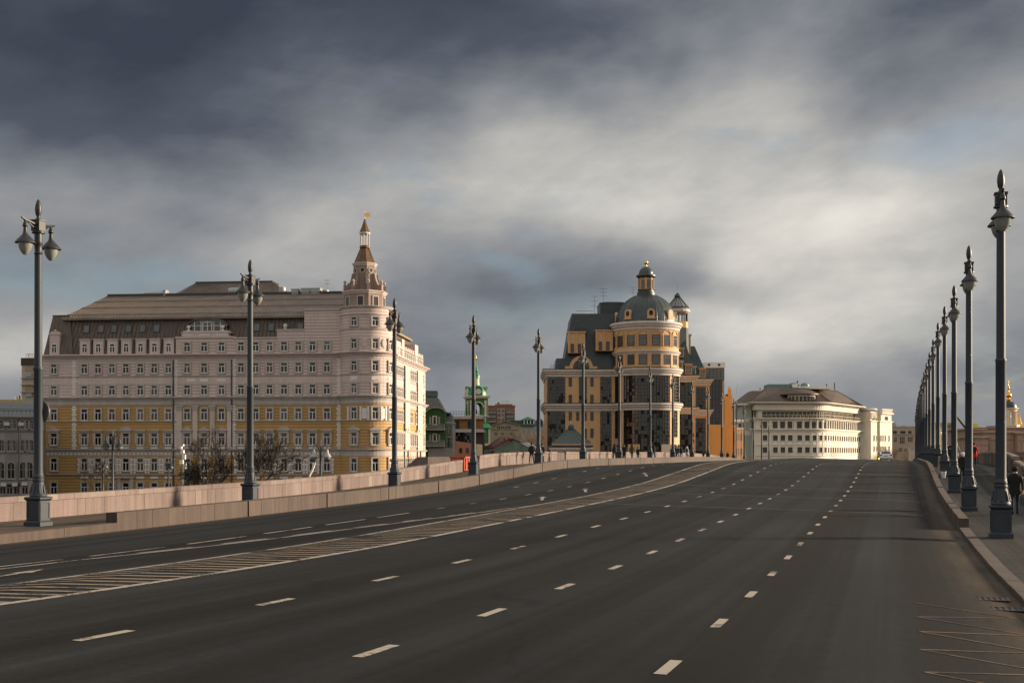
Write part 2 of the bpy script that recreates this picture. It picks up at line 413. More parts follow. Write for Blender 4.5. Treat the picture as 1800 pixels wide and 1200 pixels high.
# ------------------------------------------------------------------ painted markings (thin sheets on the road)
def paint(name, col, wear):
    m = bpy.data.materials.new(name); m.use_nodes = True; nt = m.node_tree; N = nt.nodes.new; Lk = nt.links.new; b = nt.nodes['Principled BSDF']
    b.inputs['Roughness'].default_value = .8; b.inputs['Specular IOR Level'].default_value = .2; tc = N('ShaderNodeTexCoord')
    def nz(sc, det, ro):
        n = N('ShaderNodeTexNoise'); n.inputs['Scale'].default_value = sc; n.inputs['Detail'].default_value = det; n.inputs['Roughness'].default_value = ro; Lk(tc.outputs['Object'], n.inputs['Vector']); return n.outputs['Fac']
    ad = N('ShaderNodeMath'); ad.operation = 'ADD'; Lk(nz(14, 6, .75), ad.inputs[0]); Lk(nz(.9, 3, .5), ad.inputs[1])
    mr = N('ShaderNodeMapRange'); mr.inputs[1].default_value = 1.0-wear; mr.inputs[2].default_value = 1.12-wear; Lk(ad.outputs[0], mr.inputs[0])
    mx = N('ShaderNodeMix'); mx.data_type = 'RGBA'; Lk(mr.outputs[0], mx.inputs[0]); mx.inputs[6].default_value = (.030, .027, .025, 1); mx.inputs[7].default_value = (*col, 1); Lk(mx.outputs[2], b.inputs['Base Color']); return m
PAINT = paint('road_paint', (.30, .262, .23), .15); PAINTW = paint('worn_road_paint', (.20, .155, .12), .17); PAINTY = paint('yellow_road_paint', (.115, .072, .042), .08)
MARKZ = .006
def ribbon(pts, w, mb=None):       # pts = (d,u) centre line, width across
    mb = mb or MB(); n = len(pts); vs = []; fs = []
    for d, u in pts: vs += [RP(d, u-w/2, MARKZ), RP(d, u+w/2, MARKZ)]
    for i in range(n-1): fs.append((2*i, 2*i+1, 2*i+3, 2*i+2))
    return mb.add(vs, fs)
def poly_mark(name, pts, m=None):
    mb = MB(); mb.add([RP(d, u, MARKZ) for d, u in pts], [tuple(range(len(pts)))]); return part(name, mb, m or PAINT, road)
def dashes(u, s0, n, length=1.0, period=4.0, w=.13):
    for i in range(n):
        c = s0+period*i; a, b = s2d(c-length/2), s2d(c+length/2)
        part('lane_dash', ribbon([(a, u), ((a+b)/2, u), (b, u)], w), PAINT, road)
dashes(0.0, 10.9-4, 44); dashes(-3.03, 10.58-4, 44); dashes(-6.13, 10.27-4, 44)
for i in range(10): part('lane_dash', ribbon([(s2d(a), -14.84) for a in (2.2+4*i, 3.7+4*i, 5.2+4*i)], .15), PAINT, road)
dashes(-14.84, 44.5, 30); dashes(-18.4, 66, 22)
def dseq(a, b, st): 
    n = max(1, int((b-a)/st)); return [a+(b-a)*i/n for i in range(n+1)]
part('edge_line', ribbon([(d, -9.06) for d in dseq(1, 130, 1.5)], .15), PAINT, road)
part('edge_line', ribbon([(d, -11.05) for d in dseq(1, 130, 1.5)], .15), PAINT, road)
LX = [(1,-14.3),(22,-14.25),(26,-13.65),(30,-13.1),(35,-12.45),(40,-11.75),(44.5,-11.12)]
part('turn_lane_line', ribbon([(d, float(np.interp(d, [a for a, b in LX], [b for a, b in LX]))) for d in dseq(1, 44.5, .75)], .15), PAINT, road)
for i in range(7):
    a = 24+i*2.9
    pu = lambda d: float(np.interp(d, [q for q, w in LX], [w for q, w in LX]))-.22
    if a+1.7 < 44: part('turn_lane_dash', ribbon([(a+t, pu(a+t)) for t in (0, .6, 1.2, 1.8)], .14), PAINT, road)
k = 0; d = 3.0
while d < 118:
    j = random.uniform(-.03, .03)
    mb = ribbon([], .1); w = .16
    vs = []
    for u in (-9.14, U0, -10.97):
        dd = d+j-.31*(-9.14-u)
        vs += [RP(dd-w/2, u, MARKZ+.0015), RP(dd+w/2, u, MARKZ+.0015)]
    mb.add(vs, [(0,1,3,2),(2,3,5,4)]); part('hatch_stripe', mb, PAINTW, road)
    d += .52
def arrow(d0, u0, d1, u1):            # shaft with a head towards (d1,u1)
    v = Vector((d1-d0, u1-u0)); L = v.length; v.normalize(); n = Vector((-v.y, v.x))
    def q(a, b): p = Vector((d0, u0))+v*a+n*b; return (p.x, p.y)
    poly_mark('road_arrow', [q(0,-.07), q(L*.7,-.08), q(L*.7,-.2), q(L,0), q(L*.7,.2), q(L*.7,.08), q(0,.07)])
for (a, b, c, e_) in ((16.4,-12.3,19.6,-13.1),(49.6,-12.2,53.4,-13.3),(57,-12.2,61,-13.3),(71.6,-12.2,76,-13.3)): arrow(a, b, c, e_)
# zigzag at the stop on the right, and drains
zz = [(20.2,2.53),(19.45,3.95),(18.32,2.52),(17.5,3.95),(16.68,2.5),(15.85,3.95),(14.99,2.46),(14.2,3.95),(13.3,2.46),(12.5,3.95),(11.7,2.46)]
for i in range(len(zz)-1):
    (a, b), (c, e_) = zz[i], zz[i+1]; mb = MB(); w = .035
    mb.add([RP(a-w, b, MARKZ), RP(a+w, b, MARKZ), RP(c+w, e_, MARKZ), RP(c-w, e_, MARKZ)], [(0,1,2,3)]); part('zigzag_line', mb, PAINTY, road)
IRON = mat('drain_iron', (.05, .04, .035), .6, .4, var=.2)
for i, (dd, uu) in enumerate(((21.9, 3.75), (20.55, 3.86))):
    mb = MB(); o = RP(dd, uu, .003); h = head(dd)
    t = thing('drain_grate', ('rusty slotted drain grate in the gutter, the one farther from the viewer', 'rusty slotted drain grate in the gutter beside the yellow zigzag')[i], 'drain', o, -h, 'drain grates in the right gutter')
    f = MB(); f.box(-.33,.33,-.24,-.19,0,.014); f.box(-.33,.33,.19,.24,0,.014); f.box(-.33,-.28,-.19,.19,0,.014); f.box(.28,.33,-.19,.19,0,.014); part('frame', f, IRON, t)
    b0 = MB(); b0.box(-.28,.28,-.19,.19,.0005,.003); part('pit_shade', b0, BLACK, t)  # flat black sheet painted as the shade below the bars
    bar = MB(); bar.box(-.022,.022,-.19,.19,0,.012); bme = bar.mesh('bar', IRON)
    for q in range(6): ob('bar', bme, t, (-.23+.092*q, 0, 0))
JOINT = mat('expansion_joint', (.13, .12, .11), .6, var=.4, vs=3)
for dj in (46.7, 56.0, 63.4, 77.3):
    mb = MB(); us = [-9.0+i*.95 for i in range(15)]; vs = []
    for u in us:
        if u > UR-.1: break
        q = .02*math.sin(u*3.1+dj); vs += [RP(dj-.045+q, u, .004), RP(dj+.045+q, u, .004)]
    mb.add(vs, [(2*i, 2*i+1, 2*i+3, 2*i+2) for i in range(len(vs)//2-1)]); part('expansion_joint', mb, JOINT, road)

# ------------------------------------------------------------------ kerbs, barriers, parapets in granite pieces
def stones(parent, name, u0, u1, z0, z1, d0, d1, lo, hi, mats, gap=.012, gaps=(), jit=.006, ch=.012):
    d = d0; i = 0
    while d < d1-.05:
        w = random.uniform(lo, hi); e = min(d+w, d1)
        if d1-e < lo*.5: e = d1
        for g in gaps:
            if d < g < e+.15: e = g
        j = random.uniform(-jit, jit)
        gg = .12 if any(abs(e-g) < 1e-6 for g in gaps) else gap
        part(name, block(u0+j, u1+j, z0, z1+j*.5, d, e-gg, ch), random.choice(mats), parent); d = e; i += 1
def base_of(d, u, zo): return BP(d, u, zo)
def anchor(name, label, cat, group=None): return thing(name, label, cat, (0,0,0), 0, group)
# left: low kerb near the viewer, then the roadside barrier
lk = anchor('granite_kerb', 'low pink granite kerb at the left pavement edge in front of the first lamp', 'kerb')
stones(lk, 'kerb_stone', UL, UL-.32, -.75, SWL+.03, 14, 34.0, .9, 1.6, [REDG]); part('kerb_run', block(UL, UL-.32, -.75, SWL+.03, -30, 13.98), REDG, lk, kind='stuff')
lb = anchor('roadside_barrier', 'low pink granite barrier wall along the left edge of the roadway', 'barrier')
GAPS = [42.2+6.65*i for i in range(13)]
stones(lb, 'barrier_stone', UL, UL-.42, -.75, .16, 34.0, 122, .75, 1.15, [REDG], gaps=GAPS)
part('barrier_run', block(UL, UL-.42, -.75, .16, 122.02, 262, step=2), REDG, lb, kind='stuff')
# right
rk = anchor('granite_kerb', 'low pink granite kerb at the right pavement edge beside the nearest lamp', 'kerb')
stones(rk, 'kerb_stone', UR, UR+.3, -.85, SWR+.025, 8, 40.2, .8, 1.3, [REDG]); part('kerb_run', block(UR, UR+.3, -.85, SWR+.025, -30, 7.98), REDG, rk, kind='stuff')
rb = anchor('roadside_barrier', 'low pink granite barrier wall curving up along the right edge of the roadway', 'barrier')
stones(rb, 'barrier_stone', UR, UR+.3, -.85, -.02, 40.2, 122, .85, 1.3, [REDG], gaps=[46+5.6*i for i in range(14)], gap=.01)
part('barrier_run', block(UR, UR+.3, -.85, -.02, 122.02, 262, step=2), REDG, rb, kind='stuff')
# left parapet: slabs with a coping, an opening with a stair, then on over the crest
def parapet(th, u, d0, d1, side, zb, hgt, dj):
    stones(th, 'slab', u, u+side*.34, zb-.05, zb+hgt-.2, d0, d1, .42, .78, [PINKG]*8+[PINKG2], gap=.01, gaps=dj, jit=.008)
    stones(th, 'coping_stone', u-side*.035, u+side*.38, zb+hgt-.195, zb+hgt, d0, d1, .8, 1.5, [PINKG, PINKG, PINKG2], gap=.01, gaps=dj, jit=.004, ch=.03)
lp1 = anchor('parapet', 'long pink granite parapet on the left pavement in front of the hotel', 'parapet')
parapet(lp1, -26.35, 22, 77.6, -1, SWL, .82, ())
part('slab_run', block(-26.35, -26.69, SWL-.05, SWL+.82, -30, 21.98), PINKG, lp1, kind='stuff')
lp2 = anchor('parapet', 'pink granite parapet behind the walking couple, between stair opening and brown gate', 'parapet')
parapet(lp2, -26.35, 81.0, 101.0, -1, SWL, .95, (87.2, 93.6))
lp3 = anchor('parapet', 'pink granite parapet over the crest behind the group of pedestrians', 'parapet')
parapet(lp3, -26.35, 104.0, 150, -1, SWL, .95, (112, 120, 128, 136, 144))
part('slab_run', block(-26.35, -26.69, SWL-.05, SWL+.95, 150.02, 262, step=2), PINKG, lp3, kind='stuff')
BROWN = mat('brown_gate_paint', (.055, .03, .027), .55, var=.12)
g = thing('gate', 'dark brown metal gate closing the gap in the left parapet', 'gate')
part('panel', strip([(-26.45,SWL+.04),(-26.45,SWL+.86),(-26.5,SWL+.86),(-26.5,SWL+.04),(-26.45,SWL+.04)], 101.1, 102.5), BROWN, g)
part('panel', strip([(-26.45,SWL+.04),(-26.45,SWL+.86),(-26.5,SWL+.86),(-26.5,SWL+.04),(-26.45,SWL+.04)], 102.54, 103.9), BROWN, g)
part('post', block(-26.40, -26.52, SWL, SWL+.92, 101.0, 101.1), BROWN, g); part('post', block(-26.40, -26.52, SWL, SWL+.92, 103.9, 104.0), BROWN, g)
# stair behind the opening
stw = anchor('stair_wall', 'pink granite side wall of the stair going down outside the left parapet', 'wall')
b0 = BP(79, -26.7, 0)
def wquad(th, name, pts, thick, m):     # vertical wall over a plan polyline with top heights
    mb = MB(); vs = []
    for (x, y, zt) in pts: vs += [(x, y, 0), (x, y, zt), (x, y+thick, zt), (x, y+thick, 0)]
    n = len(pts); fs = []
    for i in range(n-1):
        for k in range(4): fs.append((i*4+k, (i+1)*4+k, (i+1)*4+(k+1) % 4, i*4+(k+1) % 4))
    fs += [(3,2,1,0), tuple((n-1)*4+k for k in range(4))]; mb.add(vs, fs); return part(name, mb, m, th)
def at(px, py, Y): return Vector(((px-900)*Y/FP, Y, EYE+(HY-py)*Y/FP))
def wpt(px, py, Y): p = at(px, py, Y); return (p.x, p.y, p.z)
wquad(stw, 'wall', [wpt(716, 818, 96), wpt(733, 803, 96), wpt(752, 802.6, 96)], .35, PINKG)
wquad(stw, 'wall', [wpt(752.2, 802.6, 96.02), wpt(805, 802.2, 99.5)], .35, REDG)
# right parapet, low stepped lengths
def rpar(label, d0, d1, hgt, u=9.25):
    t = anchor('parapet', label, 'parapet')
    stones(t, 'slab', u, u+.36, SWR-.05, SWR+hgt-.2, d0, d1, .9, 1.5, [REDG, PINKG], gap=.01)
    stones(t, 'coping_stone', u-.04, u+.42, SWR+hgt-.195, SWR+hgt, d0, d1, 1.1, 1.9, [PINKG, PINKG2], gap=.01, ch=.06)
rpar('granite parapet on the right pavement beside the man in black', 44, 80.0, .82)
rpar('higher granite parapet with rounded coping beyond the flowers on the right pavement', 80.6, 112, 1.05)
rpar('granite parapet past the person in red, receding over the crest', 112.6, 150, .95)

# ------------------------------------------------------------------ bridge lamps
BOWL = mat('lamp_bowl', (.20, .20, .18), .15, 0, .6, var=.15, vs=3)
def make_lamp():
    t = thing('street_lamp', 'x', 'street lamp', (0,0,0), 0, 'tall twin-lantern street lamps along the bridge')
    m = MB(); m.frustum((-.31,.31,-.31,.31,0),(-.31,.31,-.31,.31,.12)); m.frustum((-.31,.31,-.31,.31,.12),(-.265,.265,-.265,.265,.17))
    part('plinth', m, LAMPM, t)
    m = MB(); m.box(-.25,.25,-.25,.25,.17,.80)
    for a in (0, 1, 2, 3):      # raised border of each panel
        for (x0, x1, z0, z1) in ((-.235,.235,.19,.24),(-.235,.235,.73,.78),(-.235,-.185,.24,.73),(.185,.235,.24,.73)):
            m.rbox(0, 0, a*math.pi/2, x0, x1, -.268, -.248, z0, z1)
    part('pedestal', m, LAMPM, t)
    m = MB(); m.frustum((-.255,.255,-.255,.255,.80),(-.31,.31,-.31,.31,.86)); m.box(-.31,.31,-.31,.31,.86,.90); m.frustum((-.31,.31,-.31,.31,.90),(-.26,.26,-.26,.26,.93))
    part('pedestal_cap', m, LAMPM, t)
    m = MB(); m.lathe(0,0,[(.26,.93),(.272,.96),(.26,1.0),(.238,1.03),(.215,1.12),(.19,1.25),(.175,1.36),(.168,1.42),(.18,1.44),(.18,1.48),(.165,1.50),(.176,1.53),(.176,1.58),(.16,1.60),(.155,1.68)],20)
    b = part('bell', m, LAMPM, t, True)
    m = MB()
    for k in range(8):
        a = 2*math.pi*k/8; m.tube([(.245*math.sin(a),-.245*math.cos(a),1.03),(.215*math.sin(a),-.215*math.cos(a),1.16),(.185*math.sin(a),-.185*math.cos(a),1.33)],[.035,.032,.010],5)
    part('leaf_ornament', m, LAMPM, b, True)
    m = MB(); m.lathe(0,0,[(.146,1.68),(.141,4.95),(.152,4.97),(.152,5.03),(.14,5.05)],18); part('lower_shaft', m, LAMPM, t, True)
    m = MB(); m.lathe(0,0,[(.124,5.05),(.115,8.62)],18); part('upper_shaft', m, LAMPM, t, True)
    m = MB(); m.lathe(0,0,[(.115,8.62),(.135,8.66),(.11,8.70),(.125,8.95),(.14,8.97),(.14,9.0),(.12,9.02),(.12,9.28),(.2,9.3),(.2,9.34),(.13,9.37)],14)
    m.box(-.155,.155,-.155,.155,9.37,9.68); m.box(-.18,.18,-.18,.18,9.68,9.72); m.lathe(0,0,[(.12,9.72),(.07,9.78)],10); part('head_block', m, LAMPD, t, True)
    m = MB(); m.lathe(0,0,[(.06,9.78),(.05,9.82),(.085,9.9),(.105,10.05),(.09,10.2),(.05,10.33),(.0,10.4)],12); part('finial', m, LAMPD, t, True)
    for s in (-1, 1):
        m = MB(); m.tube([(0,s*.12,9.56),(0,s*.4,9.60),(0,s*.62,9.63),(0,s*.80,9.68)],[.055,.05,.045,.03],7)
        m.tube([(0,s*.14,9.42),(0,s*.34,9.50),(0,s*.50,9.60)],.025,5); part('arm', m, LAMPD, t, True)
        m = MB(); m.lathe(0,s*.62,[(.035,9.62),(.05,9.55),(.08,9.48),(.085,9.43),(.055,9.39),(.06,9.30),(.07,9.22),(.09,9.16),(.17,9.08),(.25,8.99),(.315,8.915),(.32,8.89),(.29,8.885),(.225,8.89)],20)
        sh = part('lantern_shade', m, LAMPD, t, True)
        m = MB(); m.lathe(0,s*.62,[(.22,8.90),(.215,8.82),(.185,8.71),(.13,8.61),(.06,8.53),(.0,8.525)],18); part('glass_bowl', m, BOWL, sh, True)
    return t
lamp0 = make_lamp(); LAMP_USED = [False]
def place_lamp(s, u, zo, label):
    d = s2d(s); o = lamp0 if not LAMP_USED[0] else copy_tree(lamp0); LAMP_USED[0] = True
    o.location = BP(d, u, zo); o.rotation_euler = (0, 0, -head(d)); o['label'] = label; return o
ORD = ['first','second','third','fourth','fifth','sixth','seventh','eighth','ninth','tenth','eleventh','twelfth','thirteenth','fourteenth','fifteenth','sixteenth','seventeenth']
LS = [31.85, 45.3, 60.9, 73.95, 88.95, 102.75, 117.2]
for k in range(17):
    s = LS[k] if k < len(LS) else 118.5+14.25*(k-6)
    lb_ = 'tall twin-lantern lamp on the left pavement, ' + (ORD[k]+' from the viewer' if k else 'nearest the viewer, with a round sign')
    place_lamp(s, -23.75, SWL, lb_)
for k in range(15):
    lb_ = 'tall twin-lantern lamp on the right pavement, ' + (ORD[k]+' from the viewer' if k else 'nearest the viewer')
    place_lamp(36.0+14.22*k, 5.08+(.1 if k == 0 else 0), SWR, lb_)
SIGNB = mat('sign_back', (.09, .10, .11), .55, .3, var=.15)
def disc_sign(s, u, zo, h, r, label, behind=.2, n=1):
    d = s2d(s); o = BP(d, u, zo); t = thing('round_sign', label, 'sign', o, -head(d))
    for q in range(n):
        m = MB(); m.lathe(0, 0, [(r, 0), (r, .03)], 24); me = m.mesh('disc', SIGNB); p = ob('disc', me, t, (0, behind+.02, h-q*(2*r+.08))); p.rotation_euler = (R(90), 0, R(-14))
        b = MB(); b.box(-.20,.20,.17,behind+.02,h-.03-q*(2*r+.08),h+.03-q*(2*r+.08)); part('bracket', b, SIGNB, t)
    return t
disc_sign(LS[0], -23.75, SWL, 3.63, .34, 'grey back of a round sign on the nearest left lamp')
disc_sign(LS[4], -23.75, SWL, 3.2, .36, 'grey back of a round sign on the lamp behind the walking couple')
disc_sign(118.5+14.25*3, -23.75, SWL, 3.2, .34, 'two grey round sign backs stacked on a far left lamp', n=2)

# ------------------------------------------------------------------ building kit
class Fr:
    """a building's own frame: origin on the ground below photo column px at depth Y, turned by ang (x right, y away)"""
    def __init__(s, px, Y, ang=0.0):
        s.o = Vector(((px-900)*Y/FP, Y)); s.a = ang; s.Y = Y; s.ux = Vector((math.cos(ang), math.sin(ang))); s.uy = Vector((-math.sin(ang), math.cos(ang)))
    def x(s, px, dy=0.0):         # local x where the ray of column px meets the plane y = dy
        k = (px-900)/FP; o = s.o+s.uy*dy
        # o.x+t*ux.x = k*(o.y+t*ux.y)
        return (k*o.y-o.x)/(s.ux.x-k*s.ux.y)
    def z(s, py, Y=None): return EYE+(HY-py)*(Y or s.Y)/FP
    def root(s, name, label, cat='building', group=None): return thing(name, label, cat, (s.o.x, s.o.y, 0), s.a, group)
_wc = {}
def window(parent, x, y, z, ang, w, h, frame, sur=None, style='cross', sw=.2, sd=.15, gl=None, name='window'):
    """frame (with the mullions) > pane, surround; origin bottom centre, outward = -y"""
    gl = gl or random.choice(GLASSV); key = (round(w,2), round(h,2), frame.name, sur.name if sur else '', style, sw, sd, gl.name)
    if key not in _wc:
        f = MB(); t = .07 if w < 1.4 else .09; a = w/2
        f.box(-a,-a+t,-.08,-.02,0,h); f.box(a-t,a,-.08,-.02,0,h); f.box(-a+t,a-t,-.08,-.02,0,t); f.box(-a+t,a-t,-.08,-.02,h-t,h)
        if style == 'cross': f.box(-a+t,a-t,-.078,-.025,h*.64,h*.64+.08); f.box(-.045,.045,-.076,-.025,t,h*.64)
        elif style == 'mull': f.box(-.04,.04,-.076,-.025,t,h-t)
        elif style == 'tri': f.box(-w/6-.03,-w/6+.03,-.076,-.025,t,h-t); f.box(w/6-.03,w/6+.03,-.076,-.025,t,h-t)
        elif style == 'trans': f.box(-a+t,a-t,-.076,-.025,h*.68,h*.68+.07)
        p = MB(); p.box(-a+.02,a-.02,-.045,-.015,.02,h-.02)
        s_ = None
        if sur:
            s_ = MB(); s_.box(-a-sw,-a,-sd,0,0,h); s_.box(a,a+sw,-sd,0,0,h); s_.box(-a-sw,a+sw,-sd,0,h,h+sw); s_.box(-a-sw*1.25,a+sw*1.25,-sd-.06,0,-.14,0)
        _wc[key] = (f.mesh('window', frame), p.mesh('pane', gl), s_.mesh('surround', sur) if s_ else None)
    mf, mp, ms = _wc[key]
    o = ob(name, mf, parent, (x, y, z), ang); ob('pane', mp, o)
    if ms: ob('surround', ms, o)
    return o
def arc(cx, cy, r, a0, a1, n): return [(cx+r*math.sin(R(a0+(a1-a0)*i/n)), cy-r*math.cos(R(a0+(a1-a0)*i/n))) for i in range(n+1)]
def cornice(z0, z1, out):      # open profile of a projecting moulding
    h = z1-z0
    return [(0,z0),(out*.25,z0),(out*.3,z0+h*.3),(out*.62,z0+h*.42),(out*.7,z0+h*.62),(out,z0+h*.72),(out,z0+h*.93),(out*.9,z1),(0,z1+.02)]
def lathe_cornice(r, z0, z1, out): return [(r+o, z) for o, z in cornice(z0, z1, out)]
def seams(mb, a0, a1, b0, b1, n, w=.05, h=.06):   # standing seams between an eave edge a0-a1 and a ridge edge b0-b1
    a0, a1, b0, b1 = map(Vector, (a0, a1, b0, b1)); nrm = (a1-a0).cross(b0-a0).normalized()
    if nrm.z < 0: nrm = -nrm
    e = (a1-a0).normalized()*w/2
    for i in range(n+1):
        p = a0.lerp(a1, i/n); q = b0.lerp(b1, i/n)
        mb.add([p-e, p+e, q+e, q-e, p-e+nrm*h, p+e+nrm*h, q+e+nrm*h, q-e+nrm*h], [(4,5,6,7),(0,1,5,4),(2,3,7,6),(1,2,6,5),(3,0,4,7)])
    return mb
def antenna(parent, x, y, z, h, bars=2, w=.9):
    m = MB(); m.tube([(x,y,z),(x,y,z+h)], .035, 5)
    for i in range(bars): zz_ = z+h*(.98-.25*i); m.tube([(x-w/2,y,zz_),(x+w/2,y,zz_)], .025, 4)
    return part('antenna', m, DARK, parent)

# ------------------------------------------------------------------ the big corner hotel
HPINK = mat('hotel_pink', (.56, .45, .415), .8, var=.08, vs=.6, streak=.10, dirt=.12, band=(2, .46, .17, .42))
HPLAIN = mat('hotel_pink_plain', (.55, .445, .41), .8, var=.10, vs=.6, streak=.18, dirt=.12)
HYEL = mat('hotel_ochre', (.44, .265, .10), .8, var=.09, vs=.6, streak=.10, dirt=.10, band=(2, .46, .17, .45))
HTRIM = mat('hotel_trim', (.44, .385, .36), .8, var=.12, vs=1.2, streak=.22, dirt=.15)
HWHITE = mat('hotel_white_blocks', (.58, .54, .52), .75, var=.10, vs=1.2)
HROOF = mat('hotel_mansard', (.105, .077, .063), .55, .1, var=.25, vs=.9, streak=.35, band=(0, .62, .10, .35))
HROOF2 = mat('hotel_roof', (.185, .142, .118), .5, .1, var=.22, vs=.7, streak=.25, dirt=.2)
COPPER = mat('tower_copper', (.13, .075, .038), .45, .5, var=.25, vs=1.2, streak=.3)
HTOW = mat('tower_stone', (.25, .182, .152), .8, var=.14, vs=1.0, streak=.25)
GREYU = mat('roof_unit_grey', (.30, .31, .31), .5, .3, var=.12)
def hotel():
    F = Fr(600, 185, -R(5.67)); t = F.root('hotel', 'large pink and ochre hotel with brown mansard roof and corner spire')
    X = F.x; Z = lambda py: F.z(py, 187)
    cx, cy, rr = X(645, 1.5), 1.5, 3.95
    xr = cx+3.4; a1 = math.degrees(math.asin(3.4/rr)); a1 = 180-a1
    xl = X(75); a0 = -math.degrees(math.acos(cy/rr))
    Lb = 33.5
    arcp = arc(cx, cy, rr, a0, a1, 22)
    path = [(xl, 30), (xl, 0)] + arcp + [(xr, Lb), (xr-2, Lb)]
    zb, zm, zc = 0, Z(703), Z(624)
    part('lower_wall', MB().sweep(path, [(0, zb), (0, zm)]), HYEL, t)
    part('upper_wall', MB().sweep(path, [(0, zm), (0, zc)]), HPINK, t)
    # horizontal mouldings
    for y0, y1, out, nm in ((629, 621.5, .75, 'main_cornice'), (703.5, 696.5, .55, 'belt_course'), (662.5, 660.5, .12, 'string_course'),
                            (712, 709, .10, 'string_course'), (741.5, 739.5, .22, 'sill_course'), (793, 789, .38, 'belt_course'), (836, 833, .26, 'sill_course'), (787, 785.5, .12, 'string_course')):
        part(nm, MB().sweep(path, cornice(Z(y0), Z(y1), out)), HTRIM if nm != 'main_cornice' else HPLAIN, t)
    part('frieze', MB().sweep(path, [(0, Z(801)), (.05, Z(801)), (.05, Z(793)), (0, Z(793))]), HTRIM, t)
    m = MB()                                   # rosettes in the frieze
    x = X(78)
    while x < cx-3.9: m.box(x-.14, x+.14, -.12, -.04, Z(799), Z(795.5)); x += .62
    part('frieze_ornament', m, HWHITE, t, kind='stuff')
    part('plain_band', MB().sweep(path, [(0, Z(709)), (.04, Z(709)), (.04, Z(703.5)), (0, Z(703.5))]), HTRIM, t)
    part('white_panel_band', MB().sweep(path, [(0, Z(674)), (.03, Z(674)), (.03, Z(664)), (0, Z(664))]), HPLAIN, t)
    colA = [148.4,172.5,197,221.5,246.8,271.3,296]; colB = [329,359,389.5]; colC = [423.7,449.4,474,499.4,524.4,549.5,574.8]; col0 = [95]
    rows = [(655.3,637.8),(693.8,676.3),(738,717.5),(782,760.5),(827.5,805),(872,848)]
    W = 1.02
    for ri, (yb, yt) in enumerate(rows):
        for px in col0+colA+colB+colC:
            window(t, X(px), 0, Z(yb), 0, W, Z(yt)-Z(yb), WHITE, HTRIM, 'cross', .15, .15)
    # pediments over the second-floor windows
    def pediment(x, y, z, ang, kind):
        m = MB()
        if kind == 't': m.prism([(-.95,0),(.95,0),(.95,.12),(0,.62),(-.95,.12)], -.42, 0); m.box(-.75,.75,-.26,0,-.34,0)
        elif kind == 'a':
            m.prism([(-.95,0),(.95,0)]+[(.95*math.cos(R(q)), .12+.5*math.sin(R(q))) for q in range(0, 181, 20)], -.42, 0); m.box(-.75,.75,-.26,0,-.34,0)
        else: m.box(-.85,.85,-.38,0,.02,.14); m.frustum((-.72,.72,-.22,0,-.26),(-.85,.85,-.36,0,.02))
        m.box(-.78,-.58,-.24,0,-1.9,-.34); m.box(.58,.78,-.24,0,-1.9,-.34)
        return ob('pediment', m.mesh('pediment', HTRIM), t, (x, y, z), ang)
    zp = Z(757)
    for i, px in enumerate(col0+colA+colB+colC):
        k = 't' if px in col0 or px in colB else ('a' if px in (221.5, 499.4) else 'f')
        pediment(X(px), 0, zp, 0, k)
    # quoins and white blocks, joined because each is only a few pixels
    def quoin(x, y, ang, z0, z1, w=.75, alt=.25, out=.07):
        m = MB(); z = z0; i = 0
        while z < z1-.2:
            ww = w if i % 2 else w-alt; m.box(-ww/2, ww/2, -out, 0, z+.03, min(z+.36, z1)); z += .39; i += 1
        o = ob('quoin_strip', m.mesh('quoin_strip', HWHITE), t, (x, y, 0), ang); o['kind'] = 'stuff'
    for px in (130.5, 308.5, 411, 596):
        quoin(X(px), 0, 0, Z(789), Z(712)); quoin(X(px), 0, 0, Z(694), Z(632))
    for px in colA+colC:
        for s in (-1, 1): quoin(X(px)+s*.86, 0, 0, Z(832), Z(803), .42, .12, .10)
    m = MB()
    for px in colA+colB+colC: m.box(X(px)-.6, X(px)+.6, -.09, 0, Z(841), Z(837)); m.box(X(px)-.55, X(px)+.55, -.12, 0, Z(788), Z(785))
    part('apron_panel', m, HWHITE, t, kind='stuff')
    for px in (316, 343.5, 374, 404):          # giant pilasters of the centre bay
        x = X(px); m = MB(); m.box(x-.38,x+.38,-.22,0,Z(785),Z(722)); m.box(x-.46,x+.46,-.28,0,Z(788),Z(785))
        p = part('pilaster', m, HPLAIN, t)
        m = MB(); m.frustum((x-.38,x+.38,-.24,0,Z(722)),(x-.52,x+.52,-.36,0,Z(714.5))); m.box(x-.56,x+.56,-.4,0,Z(714.5),Z(712.5)); part('capital', m, HTRIM, p)
    for px in (305.5, 407.8):
        m = MB(); x = X(px); m.tube([(x,-.16,Z(870)),(x,-.16,Z(632))], .10, 6); part('downpipe', m, DARK, t)
    for px in (336, 359, 389):
        m = MB(); m.box(X(px)-.65, X(px)+.65, -.06, 0, Z(670.5), Z(665.5)); part('white_panel', m, HWHITE, t)
    m = MB(); x = X(221.5); m.box(x-1.25,x-.7,-.35,0,Z(872),Z(840)); m.box(x+.7,x+1.25,-.35,0,Z(872),Z(840)); m.box(x-1.5,x+1.5,-.5,0,Z(840),Z(837)); part('door_case', m, HTRIM, t)
    # mansard
    xm = X(606); zt = Z(556)
    mpath = [(xl, 30), (xl, 0), (xm, 0)]
    part('mansard', MB().sweep(mpath, [(-.25, zc), (-1.7, zt)]), HROOF, t)
    m = MB(); m.frustum((X(75.5), X(128), .06, 8, zc), (X(91,1.2), X(121,1.2), 1.6, 7, Z(549.5))); m.box(X(90,1.2), X(122,1.2), 1.5, 7.1, Z(549.5), Z(548.5)); part('corner_mansard', m, HROOF, t)
    sm_ = MB(); seams(sm_, (xl+.5,.25,zc+.05), (xm,.25,zc+.05), (xl+1.8,1.7,zt), (xm,1.7,zt), 78, .05, .07); part('mansard_seams', sm_, HROOF, t, kind='stuff')
